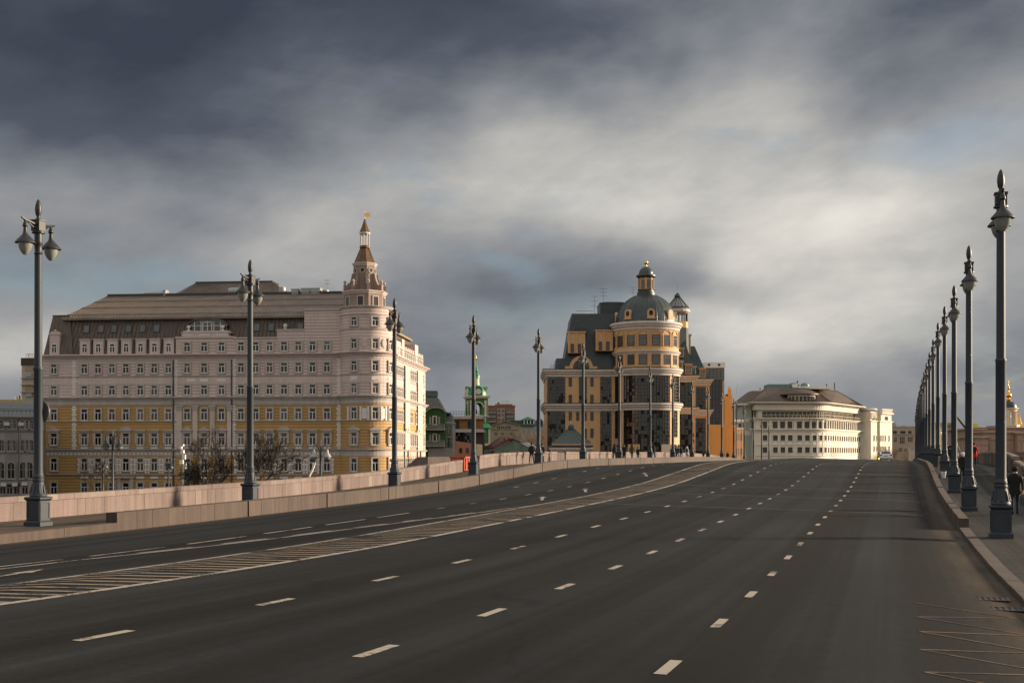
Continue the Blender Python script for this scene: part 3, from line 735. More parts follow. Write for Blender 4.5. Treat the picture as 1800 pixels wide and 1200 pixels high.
    ex0, ex1, rx0, ry = X(110,1.2), X(612,1.2), X(190, 13), 13.0
    zr = F.z(516, 199)
    m = MB(); E0=(ex0,.9,zt+.05); E1=(ex1,.9,zt+.05); R0=(rx0,ry,zr); R1=(X(604,13),ry,zr); B0=(ex0,28,zt+.05); B1=(ex1,28,zt+.05)
    m.add([E0,E1,R1,R0,B0,B1],[(0,1,2,3),(0,3,4),(3,2,5,4),(1,5,2)])
    m.add([(ex0,.9,zt-.22),(ex1,.9,zt-.22),(ex1,.9,zt+.05),(ex0,.9,zt+.05),(ex1,2.6,zt-.22),(ex0,2.6,zt-.22)],[(0,1,2,3),(0,5,4,1)])
    rf = part('roof', m, HROOF2, t)
    sm_ = MB(); seams(sm_, E0, E1, R0, R1, 92, .05, .07); part('roof_seams', sm_, HROOF2, rf, kind='stuff')
    m = MB()
    for f_ in (.12, .42, .70): 
        p, q = Vector(E0).lerp(Vector(R0), f_), Vector(E1).lerp(Vector(R1), f_); p.z += .14; q.z += .14; m.tube([p, q], .05, 4)
    for i in range(90):
        p = Vector(E0).lerp(Vector(E1), i/90)+Vector((.1,.4,.2)); m.box(p.x-.05,p.x+.05,p.y-.02,p.y+.02,p.z-.1,p.z+.18)
    part('snow_guard', m, HROOF2, rf, kind='stuff')
    m = MB(); m.box(rx0, X(604,13), ry-.3, ry+.3, zr-.05, zr+.28); part('ridge_cap', m, DARK, rf)
    zq = F.z(494, 204)
    m = MB(); m.frustum((X(301,14.5),X(511,14.5),14.5,26,zr-.1),(X(348,19),X(479,19),18.5,22,zq)); ph = part('penthouse_roof', m, HROOF2, t)
    sm_ = MB(); seams(sm_, (X(301,14.5),14.45,zr), (X(511,14.5),14.45,zr), (X(348,19),18.45,zq), (X(479,19),18.45,zq), 36, .06, .1); part('roof_seams', sm_, HROOF2, ph, kind='stuff')
    m = MB(); m.box(X(346,19),X(481,19),18.3,22.2,zq,zq+.2); part('ridge_cap', m, DARK, ph)
    # skylights in the mansard
    def on_m(z): f_ = (z-zc)/(zt-zc); return .25+1.45*f_
    tilt = math.atan2(1.45, zt-zc)
    sk = MB(); sk.box(-.5,.5,-.1,.05,0,.09); sk.box(-.5,.5,-.1,.05,1.21,1.3); sk.box(-.5,-.41,-.1,.05,.09,1.21); sk.box(.41,.5,-.1,.05,.09,1.21); skm_ = sk.mesh('skylight', DARK)
    sg = MB(); sg.box(-.41,.41,-.06,.0,.09,1.21); sgm = sg.mesh('pane', glass('sky_glass', (.05,.06,.07), .1))
    for px in (152.6,178,201,226.5,251,276,452,477,503,528):
        z = Z(581.5); o = ob('skylight', skm_, t, (X(px, 1.4), on_m(z)-.03, z)); o.rotation_euler = (-tilt, 0, 0); ob('pane', sgm, o)
    # attic wall and dormers
    def attic(p0, p1, ytop, y=.02):
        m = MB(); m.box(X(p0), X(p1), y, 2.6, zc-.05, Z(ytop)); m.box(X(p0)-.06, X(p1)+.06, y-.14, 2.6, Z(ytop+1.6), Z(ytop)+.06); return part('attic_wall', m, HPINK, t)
    attic(309, 411, 592); attic(411.2, 486.5, 594); attic(486.8, 534.5, 580, .03); attic(534.8, 602, 546, .04)
    m = MB(); m.box(X(322), X(402), -.06, 1.6, Z(592), Z(581)); m.box(X(318), X(406), -.12, 1.7, Z(585), Z(583.5)); part('attic_parapet', m, HPLAIN, t)
    m = MB()
    for q in (329.5, 359.5, 389.5): m.box(X(q)-.9, X(q)+.9, -.1, -.05, Z(589.5), Z(587))
    part('attic_panel', m, HWHITE, t)
    m = MB()
    for px, py in ((330, 581), (390, 581), (500, 580)):
        x = X(px); z = Z(py); m.lathe(x, .4, [(.3,z),(.28,z+.15),(.1,z+.22),(.12,z+.3),(.26,z+.45),(.3,z+.62),(.22,z+.8),(.0,z+.88)], 10)
    part('stone_ball', m, HWHITE, t, True)
    for px in colB+colC+[]:
        window(t, X(px), .0 if px < 500 else .01, Z(618), 0, W, Z(601.5)-Z(618), WHITE, HTRIM, 'cross', .17, .15)
    for px in colA+col0:
        x = X(px); big = px in col0; w = .8 if not big else .78; zt_ = Z(595 if not big else 585)
        m = MB(); m.box(x-w, x+w, .1, 2.2, zc, zt_); m.box(x-w-.08, x+w+.08, .0, 2.2, zt_, zt_+.14)
        if big: m.prism([(x-.8,zt_+.14),(x+.8,zt_+.14),(x+.5,zt_+.5),(x-.5,zt_+.5)], .1, 1.6); m.lathe(x,.4,[(.12,zt_+.5),(.2,zt_+.65),(.0,zt_+.85)],8)
        d_ = part('dormer', m, HPLAIN, t)
        window(d_, x, .1, Z(618), 0, .85, Z(602)-Z(618), WHITE, None, 'cross')
    # arched glazed dormer of the centre
    ax0, ax1, z0, z1 = X(332,1), X(400,1), Z(580.5), Z(566); am = (ax0+ax1)/2; aw = (ax1-ax0)/2
    def archpts(e): return [(am+(aw+e)*math.cos(R(q)), z1-.5+(1.05+e)*math.sin(R(q))) for q in range(0, 181, 12)]
    m = MB(); m.prism([(ax0,z0),(ax1,z0)]+archpts(0), .75, 3.0); gd = part('arched_dormer', m, glass('dark_glass'), t)
    m = MB(); o_, i_ = archpts(.22), archpts(0)
    for k in range(len(o_)-1): m.prism([i_[k], o_[k], o_[k+1], i_[k+1]], .45, 3.2)
    part('arch_roof', m, HROOF, gd)
    m = MB()
    for k in range(1, 6): x = ax0+(ax1-ax0)*k/6; m.box(x-.05, x+.05, .66, .75, z0, z1+.2)
    m.box(ax0, ax1, .67, .75, z0+.75, z0+.83); m.box(am-.75,am-.65,.6,.75,z0,z1); m.box(am+.65,am+.75,.6,.75,z0,z1); m.box(am-.75,am+.75,.6,.75,z1,z1+.1)
    part('glazing_bar', m, HWHITE, gd)
    # rooftop plant
    zu = zr+.05
    for (p0, p1, yt, yb, cyl) in ((255,268,508,516,1),(268,291,505,516,2),(292,296,503,516,0),(405,430,503,516,2),(492,504,497,512,1),(516,528,500,512,0),(533,548,499,512,0),(549,566,499,512,0),(568,580,503,512,1)):
        xa, xb = X(p0,14), X(p1,14); m = MB(); h = F.z(yt,200)-F.z(yb,200); zz0 = zu-.15 if p0 > 300 and p0 < 490 else zu-.4
        if cyl == 1: m.lathe((xa+xb)/2, 13.4, [((xb-xa)/2, zz0), ((xb-xa)/2, zz0+h), ((xb-xa)*.42, zz0+h+.1), (0, zz0+h+.15)], 12)
        elif cyl == 2: m.tube([(xa,13.4,zz0+h*.55),(xb,13.4,zz0+h*.55)], h*.5, 12); m.box(xa+.2,xa+.4,13.2,13.6,zz0-.1,zz0+.3); m.box(xb-.4,xb-.2,13.2,13.6,zz0-.1,zz0+.3)
        else:
            m.box(xa, xb, 12.7, 14.2, zz0, zz0+h*.85); m.box(xa-.06, xb+.06, 12.64, 14.26, zz0+h*.85, zz0+h)
            for k in range(3): m.box(xa+.1, xb-.1, 12.66, 12.7, zz0+.15+k*.2, zz0+.25+k*.2)
        part('roof_unit', m, GREYU, t, True)
    antenna(t, X(575,14), 14, zu, 2.2, 2, 1.0)
    # ---- round corner tower
    ztw = Z(545); a_in = -100
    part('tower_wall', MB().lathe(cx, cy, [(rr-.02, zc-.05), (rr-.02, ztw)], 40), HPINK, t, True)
    for y0, y1, o_ in ((624.5,621.2,.15),(584,581.5,.14),(559.5,557,.16),(547,543.5,.28)):
        part('tower_moulding', MB().lathe(cx, cy, lathe_cornice(rr-.02, Z(y0), Z(y1), o_), 40), HPLAIN, t, True)
    def on_c(deg, r): return cx+r*math.sin(R(deg)), cy-r*math.cos(R(deg))
    for deg in (-16, 30, 72):
        x, y = on_c(deg, rr-.0)
        for ri, (yb, yt) in enumerate(rows+[(617.5,600),(578,563)]):
            window(t, x, y, Z(yb), R(deg), .95, Z(yt)-Z(yb), WHITE, HTRIM, 'cross', .2, .17)
        pediment(x, y, zp, R(deg), 't')
        m = MB(); m.box(-.55,.55,-.07,0,Z(671),Z(665)); ob('white_panel', m.mesh('white_panel', HWHITE), t, (x, y, 0), R(deg))
        for s in (-1, 1):
            x2, y2 = on_c(deg+s*15, rr); m = MB(); m.box(-.16,.16,-.14,0,Z(740),Z(716)); ob('pilaster', m.mesh('pilaster', HWHITE), t, (x2, y2, 0), R(deg+s*15))
    for deg in (7, 52):
        x, y = on_c(deg, rr); m = MB(); m.box(-.35,.35,-.08,0,Z(737),Z(719)); ob('white_panel', m.mesh('white_panel', HWHITE), t, (x, y, 0), R(deg))
        m = MB(); m.lathe(0, 0, [(.5, 0), (.42, .08), (.3, .1)], 16, sx=1, sy=1.5); o = ob('oval_medallion', m.mesh('oval_medallion', HPLAIN, True), t, (x, y, Z(607)), R(deg)); o.rotation_euler = (R(90), 0, R(deg))
    # octagonal upper stage
    tx, ty = X(641, 1.8), 1.9
    def octo(r, z0, z1, r2=None): return MB().lathe(tx, ty, [(r, z0), (r2 or r, z1)], 8, R(22.5), R(382.5))
    z1, z2 = Z(545), Z(517)
    st = part('tower_stage', octo(3.15, z1, z2), HTOW, t)
    part('tower_moulding', MB().lathe(tx, ty, lathe_cornice(3.15, Z(520), Z(514.5), .35), 8, R(22.5), R(382.5)), HPLAIN, t)
    for k in range(-2, 3):
        a = R(45*k); q = 3.15*math.cos(R(22.5)); window(st, tx+q*math.sin(a), ty-q*math.cos(a), Z(541), a, .8, 1.35, DARK, HTRIM, 'plain', .16, .12)
    zs = Z(514.5)
    for k in range(8):                         # corner scrolls with ball urns
        a = R(22.5+45*k); m = MB()
        prof = [(1.5,0),(3.2,0),(3.2,1.0),(2.95,1.05),(2.75,.9),(2.5,1.0),(2.2,1.5),(2.0,2.2),(1.95,2.7),(1.5,2.7)]
        m.prism([(x, z) for x, z in prof], -.22, .22); o = ob('scroll_buttress', m.mesh('scroll_buttress', HTOW), t, (tx, ty, zs), a-R(90))
        m = MB(); m.lathe(3.0, 0, [(.12,1.05),(.1,1.15),(.22,1.3),(.24,1.45),(.12,1.62),(0,1.66)], 8); ob('urn', m.mesh('urn', HTRIM, True), o)
    z3 = Z(466)
    part('belfry', octo(1.72, zs, Z(468)), HTOW, t)
    part('tower_moulding', MB().lathe(tx, ty, lathe_cornice(1.72, Z(469.5), Z(464.5), .24), 8, R(22.5), R(382.5)), HPLAIN, t)
    for k in range(8):
        a = R(45*k); q = 1.72*math.cos(R(22.5))
        m = MB(); m.lathe(0, 0, [(.42,0),(.42,.1),(.3,.1),(.3,.02),(0,.02)], 16); o = ob('round_window', m.mesh('round_window', [HTRIM]), t, (tx+q*math.sin(a), ty-q*math.cos(a), Z(478))); o.rotation_euler = (R(90), 0, a)
        m = MB(); m.lathe(0, 0, [(.3,.025),(.3,.045),(0,.045)], 14); ob('pane', m.mesh('pane', BLACK), o)
    part('spire_skirt', octo(1.62, Z(464.5), Z(438), .68), COPPER, t)
    sm_ = MB()
    for k in range(8):
        a = R(22.5+45*k); sm_.tube([(tx+1.62*math.sin(a),ty-1.62*math.cos(a),Z(464.5)),(tx+.68*math.sin(a),ty-.68*math.cos(a),Z(438))], .05, 5)
    part('ridge_roll', sm_, COPPER, t)
    part('lantern_base', MB().lathe(tx, ty, [(.72,Z(438)),(.8,Z(437)),(.8,Z(434)),(.7,Z(433))], 12), COPPER, t)
    for k in range(8):
        a = R(45*k); m = MB(); m.tube([(tx+.64*math.sin(a),ty-.64*math.cos(a),Z(434)),(tx+.64*math.sin(a),ty-.64*math.cos(a),Z(413))], .085, 7); part('column', m, HWHITE, t)
    part('lantern_cap', MB().lathe(tx, ty, [(.74,Z(413)),(.84,Z(412)),(.84,Z(410.5)),(.8,Z(410))], 12), HWHITE, t)
    part('spire', MB().lathe(tx, ty, [(.82,Z(410)),(.42,Z(398)),(.05,Z(385))], 8, R(22.5), R(382.5)), COPPER, t)
    m = MB(); m.tube([(tx,ty,Z(386)),(tx,ty,Z(373.5))], .04, 5); part('flagpole', m, GOLD, t)
    m = MB(); zf = Z(375)
    m.prism([(tx+.04,zf-.62),(tx+.04,zf),(tx+.9,zf),(tx+.75,zf-.15),(tx+.92,zf-.3),(tx+.75,zf-.45),(tx+.9,zf-.62)], ty-.02, ty+.02); part('weather_vane', m, GOLD, t)
    # ---- street side running away on the right
    ang = R(90)
    ys = [5.2+1.72*i for i in range(16)]
    for ri, (yb, yt) in enumerate(rows[:5]):
        for i, y in enumerate(ys):
            if i in (5, 10) and ri == 2: continue
            window(t, xr, y, Z(yb), ang, .9, Z(yt)-Z(yb), WHITE, HTRIM, 'cross', .16, .12)
    for i, y in enumerate(ys): pediment(xr, y, zp, ang, 't' if i in (5, 6, 11, 12) else 'f')
    for y in (4.1, 13.0, 16.2, 24.8, 28.0):
        m = MB(); m.tube([(xr+.16,y,Z(860)),(xr+.16,y,Z(634))], .11, 6); part('downpipe', m, DARK, t)
    quoin(xr, 4.7, ang, Z(789), Z(634)); quoin(xr, 32.9, ang, Z(860), Z(634))
    for (ya, yb_, bow) in ((14.6, 17.2, 0), (26, 29.4, 0)):
        m = MB(); m.box(xr-.1, xr+.28, ya-1.2, yb_+.2, Z(789), Z(634)); part('side_bay', m, HPLAIN, t)
    zt2 = Z(565)
    spath = [(xr, 3.2), (xr, Lb), (xr-8, Lb)]
    part('mansard', MB().sweep(spath, [(-.4, zc), (-2.6, zt2)]), HROOF, t)
    part('mansard_eave', MB().sweep(spath, [(-2.5, zt2-.3), (-1.9, zt2-.3), (-1.9, zt2), (-3.2, zt2+.75), (-6, zt2+.8)]), mat('side_roof_edge', (.22,.16,.08), .6, var=.2), t)
    m = MB(); m.box(xr-2.2, xr-.02, 4.6, 11.0, zc-.03, Z(593)); part('attic_wall', m, HPLAIN, t)
    m = MB(); m.box(xr-2.2, xr-.03, 12.0, 14.0, zc-.03, Z(585)); m.box(xr-2.2, xr-.03, 23.6, 26.6, zc-.03, Z(583)); part('attic_wall', m, HPLAIN, t)
    for i in range(16):
        y = 5.2+1.72*i; d_ = t
        m = MB(); m.box(xr-2.0, xr-.06, y-.55, y+.55, zc-.02, Z(598)); m.box(xr-2.0, xr+.0, y-.62, y+.62, Z(598), Z(597)); d_ = part('dormer', m, HPLAIN, t)
        window(d_, xr-.05, y, Z(618), ang, .7, Z(603)-Z(618), WHITE, None, 'cross')
    return t
hotel()

# ------------------------------------------------------------------ domed glass and yellow office building
YEL = mat('office_yellow', (.50, .305, .155), .75, var=.08, vs=.5, streak=.08, dirt=.08)
STONE = mat('office_stone', (.46, .40, .36), .75, var=.10, vs=.8, streak=.15)
SLATE = mat('office_roof', (.030, .042, .047), .45, .2, .5, var=.22, vs=.5, streak=.25)
DOME = mat('dome_metal', (.045, .060, .066), .38, .35, .5, var=.2, vs=.6, streak=.25)
BRONZE = glass('bronze_glass', (.011, .0085, .007), .05, .5, .5, .55)
MULL = mat('curtain_mullion', (.016, .013, .011), .5, .2, var=.1)
def curtain(parent, pts, z0, z1, nz_, name='curtain_wall', gl=None, bar=.05, tiltr=.022):
    """glazed wall over plan points (outward right-hand side): panes, each a little out of true, and a grid of bars"""
    p = MB(); b = MB()
    for i in range(len(pts)-1):
        a, c = Vector(pts[i]), Vector(pts[i+1]); n = Vector(((c-a).y, -(c-a).x)).normalized(); ang = math.atan2((c-a).y, (c-a).x)
        for k in range(nz_):
            za, zb_ = z0+(z1-z0)*k/nz_, z0+(z1-z0)*(k+1)/nz_
            j = [random.uniform(-tiltr, tiltr) for _ in range(3)]; j.append(j[0]+j[2]-j[1])
            q = [(a, za, j[0]), (c, za, j[1]), (c, zb_, j[2]), (a, zb_, j[3])]
            p.add([(v.x+n.x*(.05+o), v.y+n.y*(.05+o), z) for v, z, o in q], [(0,1,2,3)])
        L = (c-a).length
        b.rbox(a.x, a.y, ang, -bar/2, bar/2, -.16, -.02, z0, z1)
        for k in range(nz_+1): zz_ = z0+(z1-z0)*k/nz_; b.rbox(a.x, a.y, ang, bar/2, L-bar/2, -.14, -.02, zz_-bar/2, zz_+bar/2)
    o = part(name, p, gl or BRONZE, parent, kind='stuff'); part('mullions', b, MULL, o, kind='stuff'); return o
def lseg(p0, p1, n): return [(p0[0]+(p1[0]-p0[0])*i/n, p0[1]+(p1[1]-p0[1])*i/n) for i in range(n+1)]
def office():
    F = Fr(1137, 250, 0); t = F.root('office_building', 'yellow office block with dark glass walls, round corner rotunda and green dome')
    X = F.x; Z = F.z; cx, cy, rr = 0.0, 1.5, 6.75
    xa = X(961); ar = arc(cx, cy, rr, -77, 80, 30)
    path = [(xa, 22), (xa, 0)] + ar + [(7.2, 18), (12.5, 18), (12.5, 30), (17.5, 30), (17.5, 44)]
    z0, zc1, zc1t, zc2, zc2t = 0, Z(722), Z(709), Z(662), Z(649)
    part('wall', MB().sweep(path, [(0, z0), (0, zc2)]), YEL, t)
    for a, b in ((722, 709.5), (662, 649.5)): part('cornice', MB().sweep(path, cornice(Z(a), Z(b), .75)), STONE, t)
    m = MB()
    for zz_ in (zc1t, zc2t): m.sweep(path, [(0, zz_), (.8, zz_+.02), (.8, zz_+.10), (0, zz_+.12)])
    part('cornice_flashing', m, SLATE, t)
    gA = lseg((X(962.5), 0), (X(993.5), 0), 8); gB = lseg((X(1055.5), 0), (X(1075), 0), 5)
    for g_ in (gA, gB): curtain(t, g_, zc1t+.1, zc2, 8); curtain(t, g_, Z(806), zc1, 11)
    curtain(t, lseg((X(1018), 0), (X(1031.5), 0), 3), zc1t+.1, zc2+1.2, 9)
    for px in (1002.5, 1040.5):
        for yb, yt in ((679, 662.5), (709, 692.5)): window(t, X(px), 0, Z(yb), 0, .62, Z(yt)-Z(yb)-.1, MULL, None, 'trans', gl=BRONZE)
    for px, rows_ in ((1002.5,((739,723),)), (1015.5,((739,723),)), (1028.5,((739,723),(769,752))), (1040.5,((739,723),(769,752)))):
        for yb, yt in rows_: window(t, X(px), 0, Z(yb), 0, .62, Z(yt)-Z(yb)-.1, MULL, None, 'trans', gl=BRONZE)
    # rotunda glass: two tall tiers
    g1 = arc(cx, cy, rr, -46, 38, 16); g2 = arc(cx, cy, rr, 50, 72, 4); g3 = arc(cx, cy, rr, -70, -56, 3)
    for g_ in (g1, g2, g3): curtain(t, g_, zc1t+.1, zc2, 8)
    curtain(t, g1, Z(798), zc1, 11); curtain(t, g3, Z(770), zc1, 8)
    curtain(t, arc(cx, cy, rr, 50, 62, 2), Z(768), zc1, 7)
    for dg in (54, 68, -62):
        for yb, yt in ((790, 781),): window(t, cx+rr*math.sin(R(dg)), cy-rr*math.cos(R(dg)), Z(yb), R(dg), .9, Z(yt)-Z(yb), MULL, None, 'plain', gl=BRONZE)
    CREAM = mat('cream_render', (.66, .52, .36), .75, var=.06)
    m = MB(); m.box(X(1157), X(1175), -5.9, -3.0, 0, Z(781)); part('entrance_block', m, CREAM, t)
    m = MB(); m.box(X(1100), X(1120), -5.5, -3.0, 0, Z(781)); part('entrance_block', m, YEL, t)
    # right wing bays
    curtain(t, lseg((8.6, 18), (11.7, 18), 4), Z(716,268), Z(672,268), 8); curtain(t, lseg((8.6, 18), (11.7, 18), 4), 2, Z(728,268), 14)
    curtain(t, lseg((13.3, 30), (16.6, 30), 4), Z(722,280), Z(676,280)-.5, 8); curtain(t, lseg((13.3, 30), (16.6, 30), 4), 2, Z(735,280), 14)
    # drum, dome, lantern
    D = lambda *pr: MB().lathe(cx, cy, list(pr), 40)
    part('drum_wall', D((rr-.15, zc2t), (rr-.15, Z(580))), YEL, t, True)
    part('drum_moulding', MB().lathe(cx, cy, lathe_cornice(rr-.15, Z(624.5), Z(619), .4), 40), STONE, t, True)
    part('drum_moulding', MB().lathe(cx, cy, lathe_cornice(rr-.15, Z(582.5), Z(569), .75), 40), STONE, t, True)
    for dg in (-80, -57, -33, -11.5, 11, 33, 55, 77):
        x, y = cx+(rr-.15)*math.sin(R(dg)), cy-(rr-.15)*math.cos(R(dg))
        window(t, x, y, Z(611), R(dg), 1.5, Z(592)-Z(611), MULL, None, 'trans', gl=glass('drum_glass', (.05,.05,.05), .06, .4))
        window(t, x, y, Z(643), R(dg), 1.5, Z(626)-Z(643), MULL, None, 'trans', gl=glass('drum_glass'))
        m = MB(); pr = [(-.95,-2.2),(-.95,0)]+[(-.95*math.cos(R(q)), .95*math.sin(R(q))) for q in range(15, 166, 15)]+[(.95,0),(.95,-2.2)]
        pr2 = [(x_*1.18, z_*1.0+(.17 if z_ > 0 else 0)) for x_, z_ in pr]
        for k in range(len(pr)-1): m.prism([pr[k], pr2[k], pr2[k+1], pr[k+1]], -.10, .0)
        ob('blind_arch', m.mesh('blind_arch', YEL), t, (x, y, Z(593)), R(dg))
        for s in (-1,): 
            d2 = dg+11.2; x2, y2 = cx+(rr-.15)*math.sin(R(d2)), cy-(rr-.15)*math.cos(R(d2)); m = MB(); m.box(-.3,.3,-.09,0,zc2t,Z(624.5)); ob('drum_pier', m.mesh('drum_pier', YEL), t, (x2, y2, 0), R(d2))
    rd = 6.15; zd = Z(569)
    hd = Z(517)-zd; dprof = [(rd*math.cos(R(q)), zd+.15+(hd-.15)*math.sin(R(q))/math.sin(R(74))) for q in range(0, 75, 5)]
    dm = part('dome', MB().lathe(cx, cy, [(rd+.1, zd-.1)]+dprof, 48), DOME, t, True)
    m = MB()
    for k in range(24):
        a = 2*math.pi*k/24; m.tube([(cx+(r_+.02)*math.sin(a), cy-(r_+.02)*math.cos(a), z_) for r_, z_ in dprof], .03, 4)
    part('dome_ribs', m, DOME, dm, True)
    for dg in (-100, -42, 0+3, 46, 95):
        z_ = Z(563); rloc = 6.0; x, y = cx+rloc*math.sin(R(dg)), cy-rloc*math.cos(R(dg)); m = MB()
        m.prism([(-.75,0),(.75,0),(.75,1.15)]+[(.75*math.cos(R(q)),1.15+.75*math.sin(R(q))) for q in range(20, 180, 20)]+[(-.75,1.15)], -.25, 2.0)
        l = ob('lucarne', m.mesh('lucarne', YEL), t, (x, y, z_), R(dg))
        m = MB(); m.lathe(0, 0, [(.42,0),(.42,.06),(0,.06)], 16, sx=1, sy=1.3); w_ = ob('oval_window', m.mesh('oval_window', MULL), l, (0, -.2, 1.0)); w_.rotation_euler = (R(90), 0, 0)
        m = MB(); m.sweep([(.95,.1)]+[(.95*math.cos(R(q)),0) for q in ()]+[(.95,.11)], [(0,0),(0,.1)], cap=False) if False else m.box(-.95,.95,-.32,.3,-.12,0); ob('sill', m.mesh('sill', YEL), l)
    zl = Z(517)
    part('lantern_base', D((1.85, zl-.25), (1.85, Z(513)), (1.65, Z(512)), (1.65, Z(509)), (1.8, Z(508))), SLATE, t, True)
    ln = part('lantern_drum', MB().lathe(cx, cy, [(1.42, Z(508)), (1.42, Z(486))], 16), YEL, t)
    for k in range(8):
        a = R(45*k+14); m = MB(); m.prism([(-.3,0),(.3,0),(.3,1.55),(.15,1.8),(-.15,1.8),(-.3,1.55)], -.05, .0); ob('arched_window', m.mesh('arched_window', glass('drum_glass')), ln, (cx+1.42*math.sin(a), cy-1.42*math.cos(a), Z(506)), a)
        a = R(45*k+36.5); m = MB(); m.tube([(0,-.1,Z(508)),(0,-.1,Z(487))], .13, 7); ob('column', m.mesh('column', YEL), ln, (cx+1.42*math.sin(a), cy-1.42*math.cos(a), 0), a)
    part('lantern_cornice', D((1.5, Z(487.5)), (2.0, Z(484.5)), (2.0, Z(482.5)), (1.75, Z(481))), SLATE, t, True)
    part('small_dome', D(*[(1.5*math.cos(R(q)), Z(481)+1.65*math.sin(R(q))) for q in range(0, 86, 8)]), DOME, t, True)
    part('finial', MB().lathe(cx, cy, [(.3, Z(467.5)), (.22, Z(466)), (.16, Z(464)), (.22, Z(462.5)), (.4, Z(460.5)), (.36, Z(458.5)), (.12, Z(457)), (.05, Z(456)), (.0, Z(451))], 14), GOLD, t, True)
    # roofs over the left wing
    m = MB(); m.frustum((X(990,2), -1, 1.2, 22, zc2t), (X(1005,5), 0, 4.2, 20, Z(551,254))); part('mansard', m, SLATE, t)
    sm_ = MB(); seams(sm_, (X(990,2),1.2,zc2t), (-5.5,1.2,zc2t), (X(1005,5),4.2,Z(551,254)), (-4.6,4.2,Z(551,254)), 30, .05, .06); part('roof_seams', sm_, SLATE, t, kind='stuff')
    m = MB(); m.frustum((X(977,1.5), X(993,1.5), 1.5, 12, zc2t), (X(978,2), X(993,2), 2.4, 12, Z(628))); part('roof_block', m, SLATE, t)
    m = MB(); m.box(X(1055,9), X(1102,9), 9, 18, Z(551,256), Z(531,258)); m.frustum((X(1054,9), X(1103,9), 8.8, 18.2, Z(531,258)), (X(1066,9), X(1090,9), 10, 17, Z(528,258))); part('roof_block', m, SLATE, t)
    m = MB(); m.box(X(1011,5), X(1030,5), 1.9, 6, Z(584), Z(574)); part('roof_vent', m, DARK, t)
    for (p0, p1, yt, yb, cols) in ((999, 1029, 582, 620, (1004.5, 1017)), (1048, 1078, 579, 616, (1054, 1067))):
        m = MB(); m.box(X(p0), X(p1), .5, 6, Z(yb), Z(yt)); m.box(X(p0)-.15, X(p1)+.15, .3, 6, Z(yt+2), Z(yt)); m.box(X(p0)-.05, X(p0)+.3, .35, 1, Z(yb), Z(yt+2)); m.box((X(p0)+X(p1))/2-.18, (X(p0)+X(p1))/2+.18, .36, 1, Z(yb), Z(yt+2))
        dmr = part('dormer', m, YEL, t)
        for px in cols: window(dmr, X(px)+.2, .5, Z(yb-1), 0, .62, 1.75, MULL, None, 'plain', gl=BRONZE)
    # arched bay above the recess
    xc = X(1021.5); m = MB(); ro, ri = 2.35, 1.65; zb = Z(646)
    o_ = [(xc+ro*math.cos(R(q)), zb+ro*math.sin(R(q))) for q in range(0, 181, 12)]; i_ = [(xc+ri*math.cos(R(q)), zb+ri*math.sin(R(q))) for q in range(0, 181, 12)]
    for k in range(len(o_)-1): m.prism([i_[k], o_[k], o_[k+1], i_[k+1]], -.35, 1.4)
    m.box(xc-ro-.9, xc-ri, -.4, 1.4, zc2t+.1, zb+.25); m.box(xc+ri, xc+ro+.9, -.4, 1.4, zc2t+.1, zb+.25); part('arched_gable', m, YEL, t)
    m = MB(); m.prism([(xc-ri, zc2t)]+[(x_, z_) for x_, z_ in i_[::-1]]+[(xc+ri, zc2t)], .25, .35); ag = part('arched_window', m, BRONZE, t)
    m = MB()
    for k in (-1, 0, 1): m.box(xc+k*.8-.04, xc+k*.8+.04, .17, .25, zc2t, zb+1.35)
    m.box(xc-ri, xc+ri, .17, .25, zb-.04, zb+.04); part('glazing_bar', m, MULL, ag)
    m = MB(); m.tube([(X(968),.3,zc2t+.9),(X(990),.3,zc2t+.9)], .03, 4); m.tube([(X(968),.3,zc2t+.5),(X(990),.3,zc2t+.5)], .03, 4)
    for k in range(6): x_ = X(968)+(X(990)-X(968))*k/5; m.tube([(x_,.3,zc2t),(x_,.3,zc2t+.9)], .03, 4)
    part('railing', m, DARK, t)
    m = MB(); m.tube([(X(1013,6),6,Z(551,256)+.5),(X(1043,6),6,Z(551,256)+.5)], .04, 4)
    for k in range(8): x_ = X(1013,6)+(X(1043,6)-X(1013,6))*k/7; m.tube([(x_,6,Z(551,256)),(x_,6,Z(551,256)+.5)], .03, 4)
    part('railing', m, DARK, t)
    for px, yb, yt in ((1045, 551, 520), (1060.5, 528, 507), (1113, 520, 505)): antenna(t, X(px,10), 10, Z(yb,260)-.4, (yb-yt)*260/FP+.4, 3, 1.6)
    # right wing roofs and turret
    zr2 = Z(662)
    zA = Z(590, 272); TEALR = mat('teal_roof', (.040, .068, .072), .45, .2, .5, var=.2, vs=.5, streak=.25)
    m = MB(); m.frustum((5.2, 12.3, 18.3, 44, zc2t), (5.2, 10.2, 20.5, 42, zA)); m1 = part('mansard', m, TEALR, t)
    sm_ = MB(); seams(sm_, (5.2,18.3,zc2t), (12.3,18.3,zc2t), (5.2,20.5,zA), (10.2,20.5,zA), 12, .05, .07); seams(sm_, (12.3,18.3,zc2t), (12.3,44,zc2t), (10.2,20.5,zA), (10.2,42,zA), 30, .05, .07); part('roof_seams', sm_, TEALR, m1, kind='stuff')
    zB = Z(610, 285); m = MB(); m.frustum((10, 17.3, 30.3, 46, zc2t), (9.6, 14.4, 32.5, 44, zB)); m2 = part('mansard', m, TEALR, t)
    sm_ = MB(); seams(sm_, (10,30.3,zc2t), (17.3,30.3,zc2t), (9.6,32.5,zB), (14.4,32.5,zB), 12, .05, .07); part('roof_seams', sm_, TEALR, m2, kind='stuff')
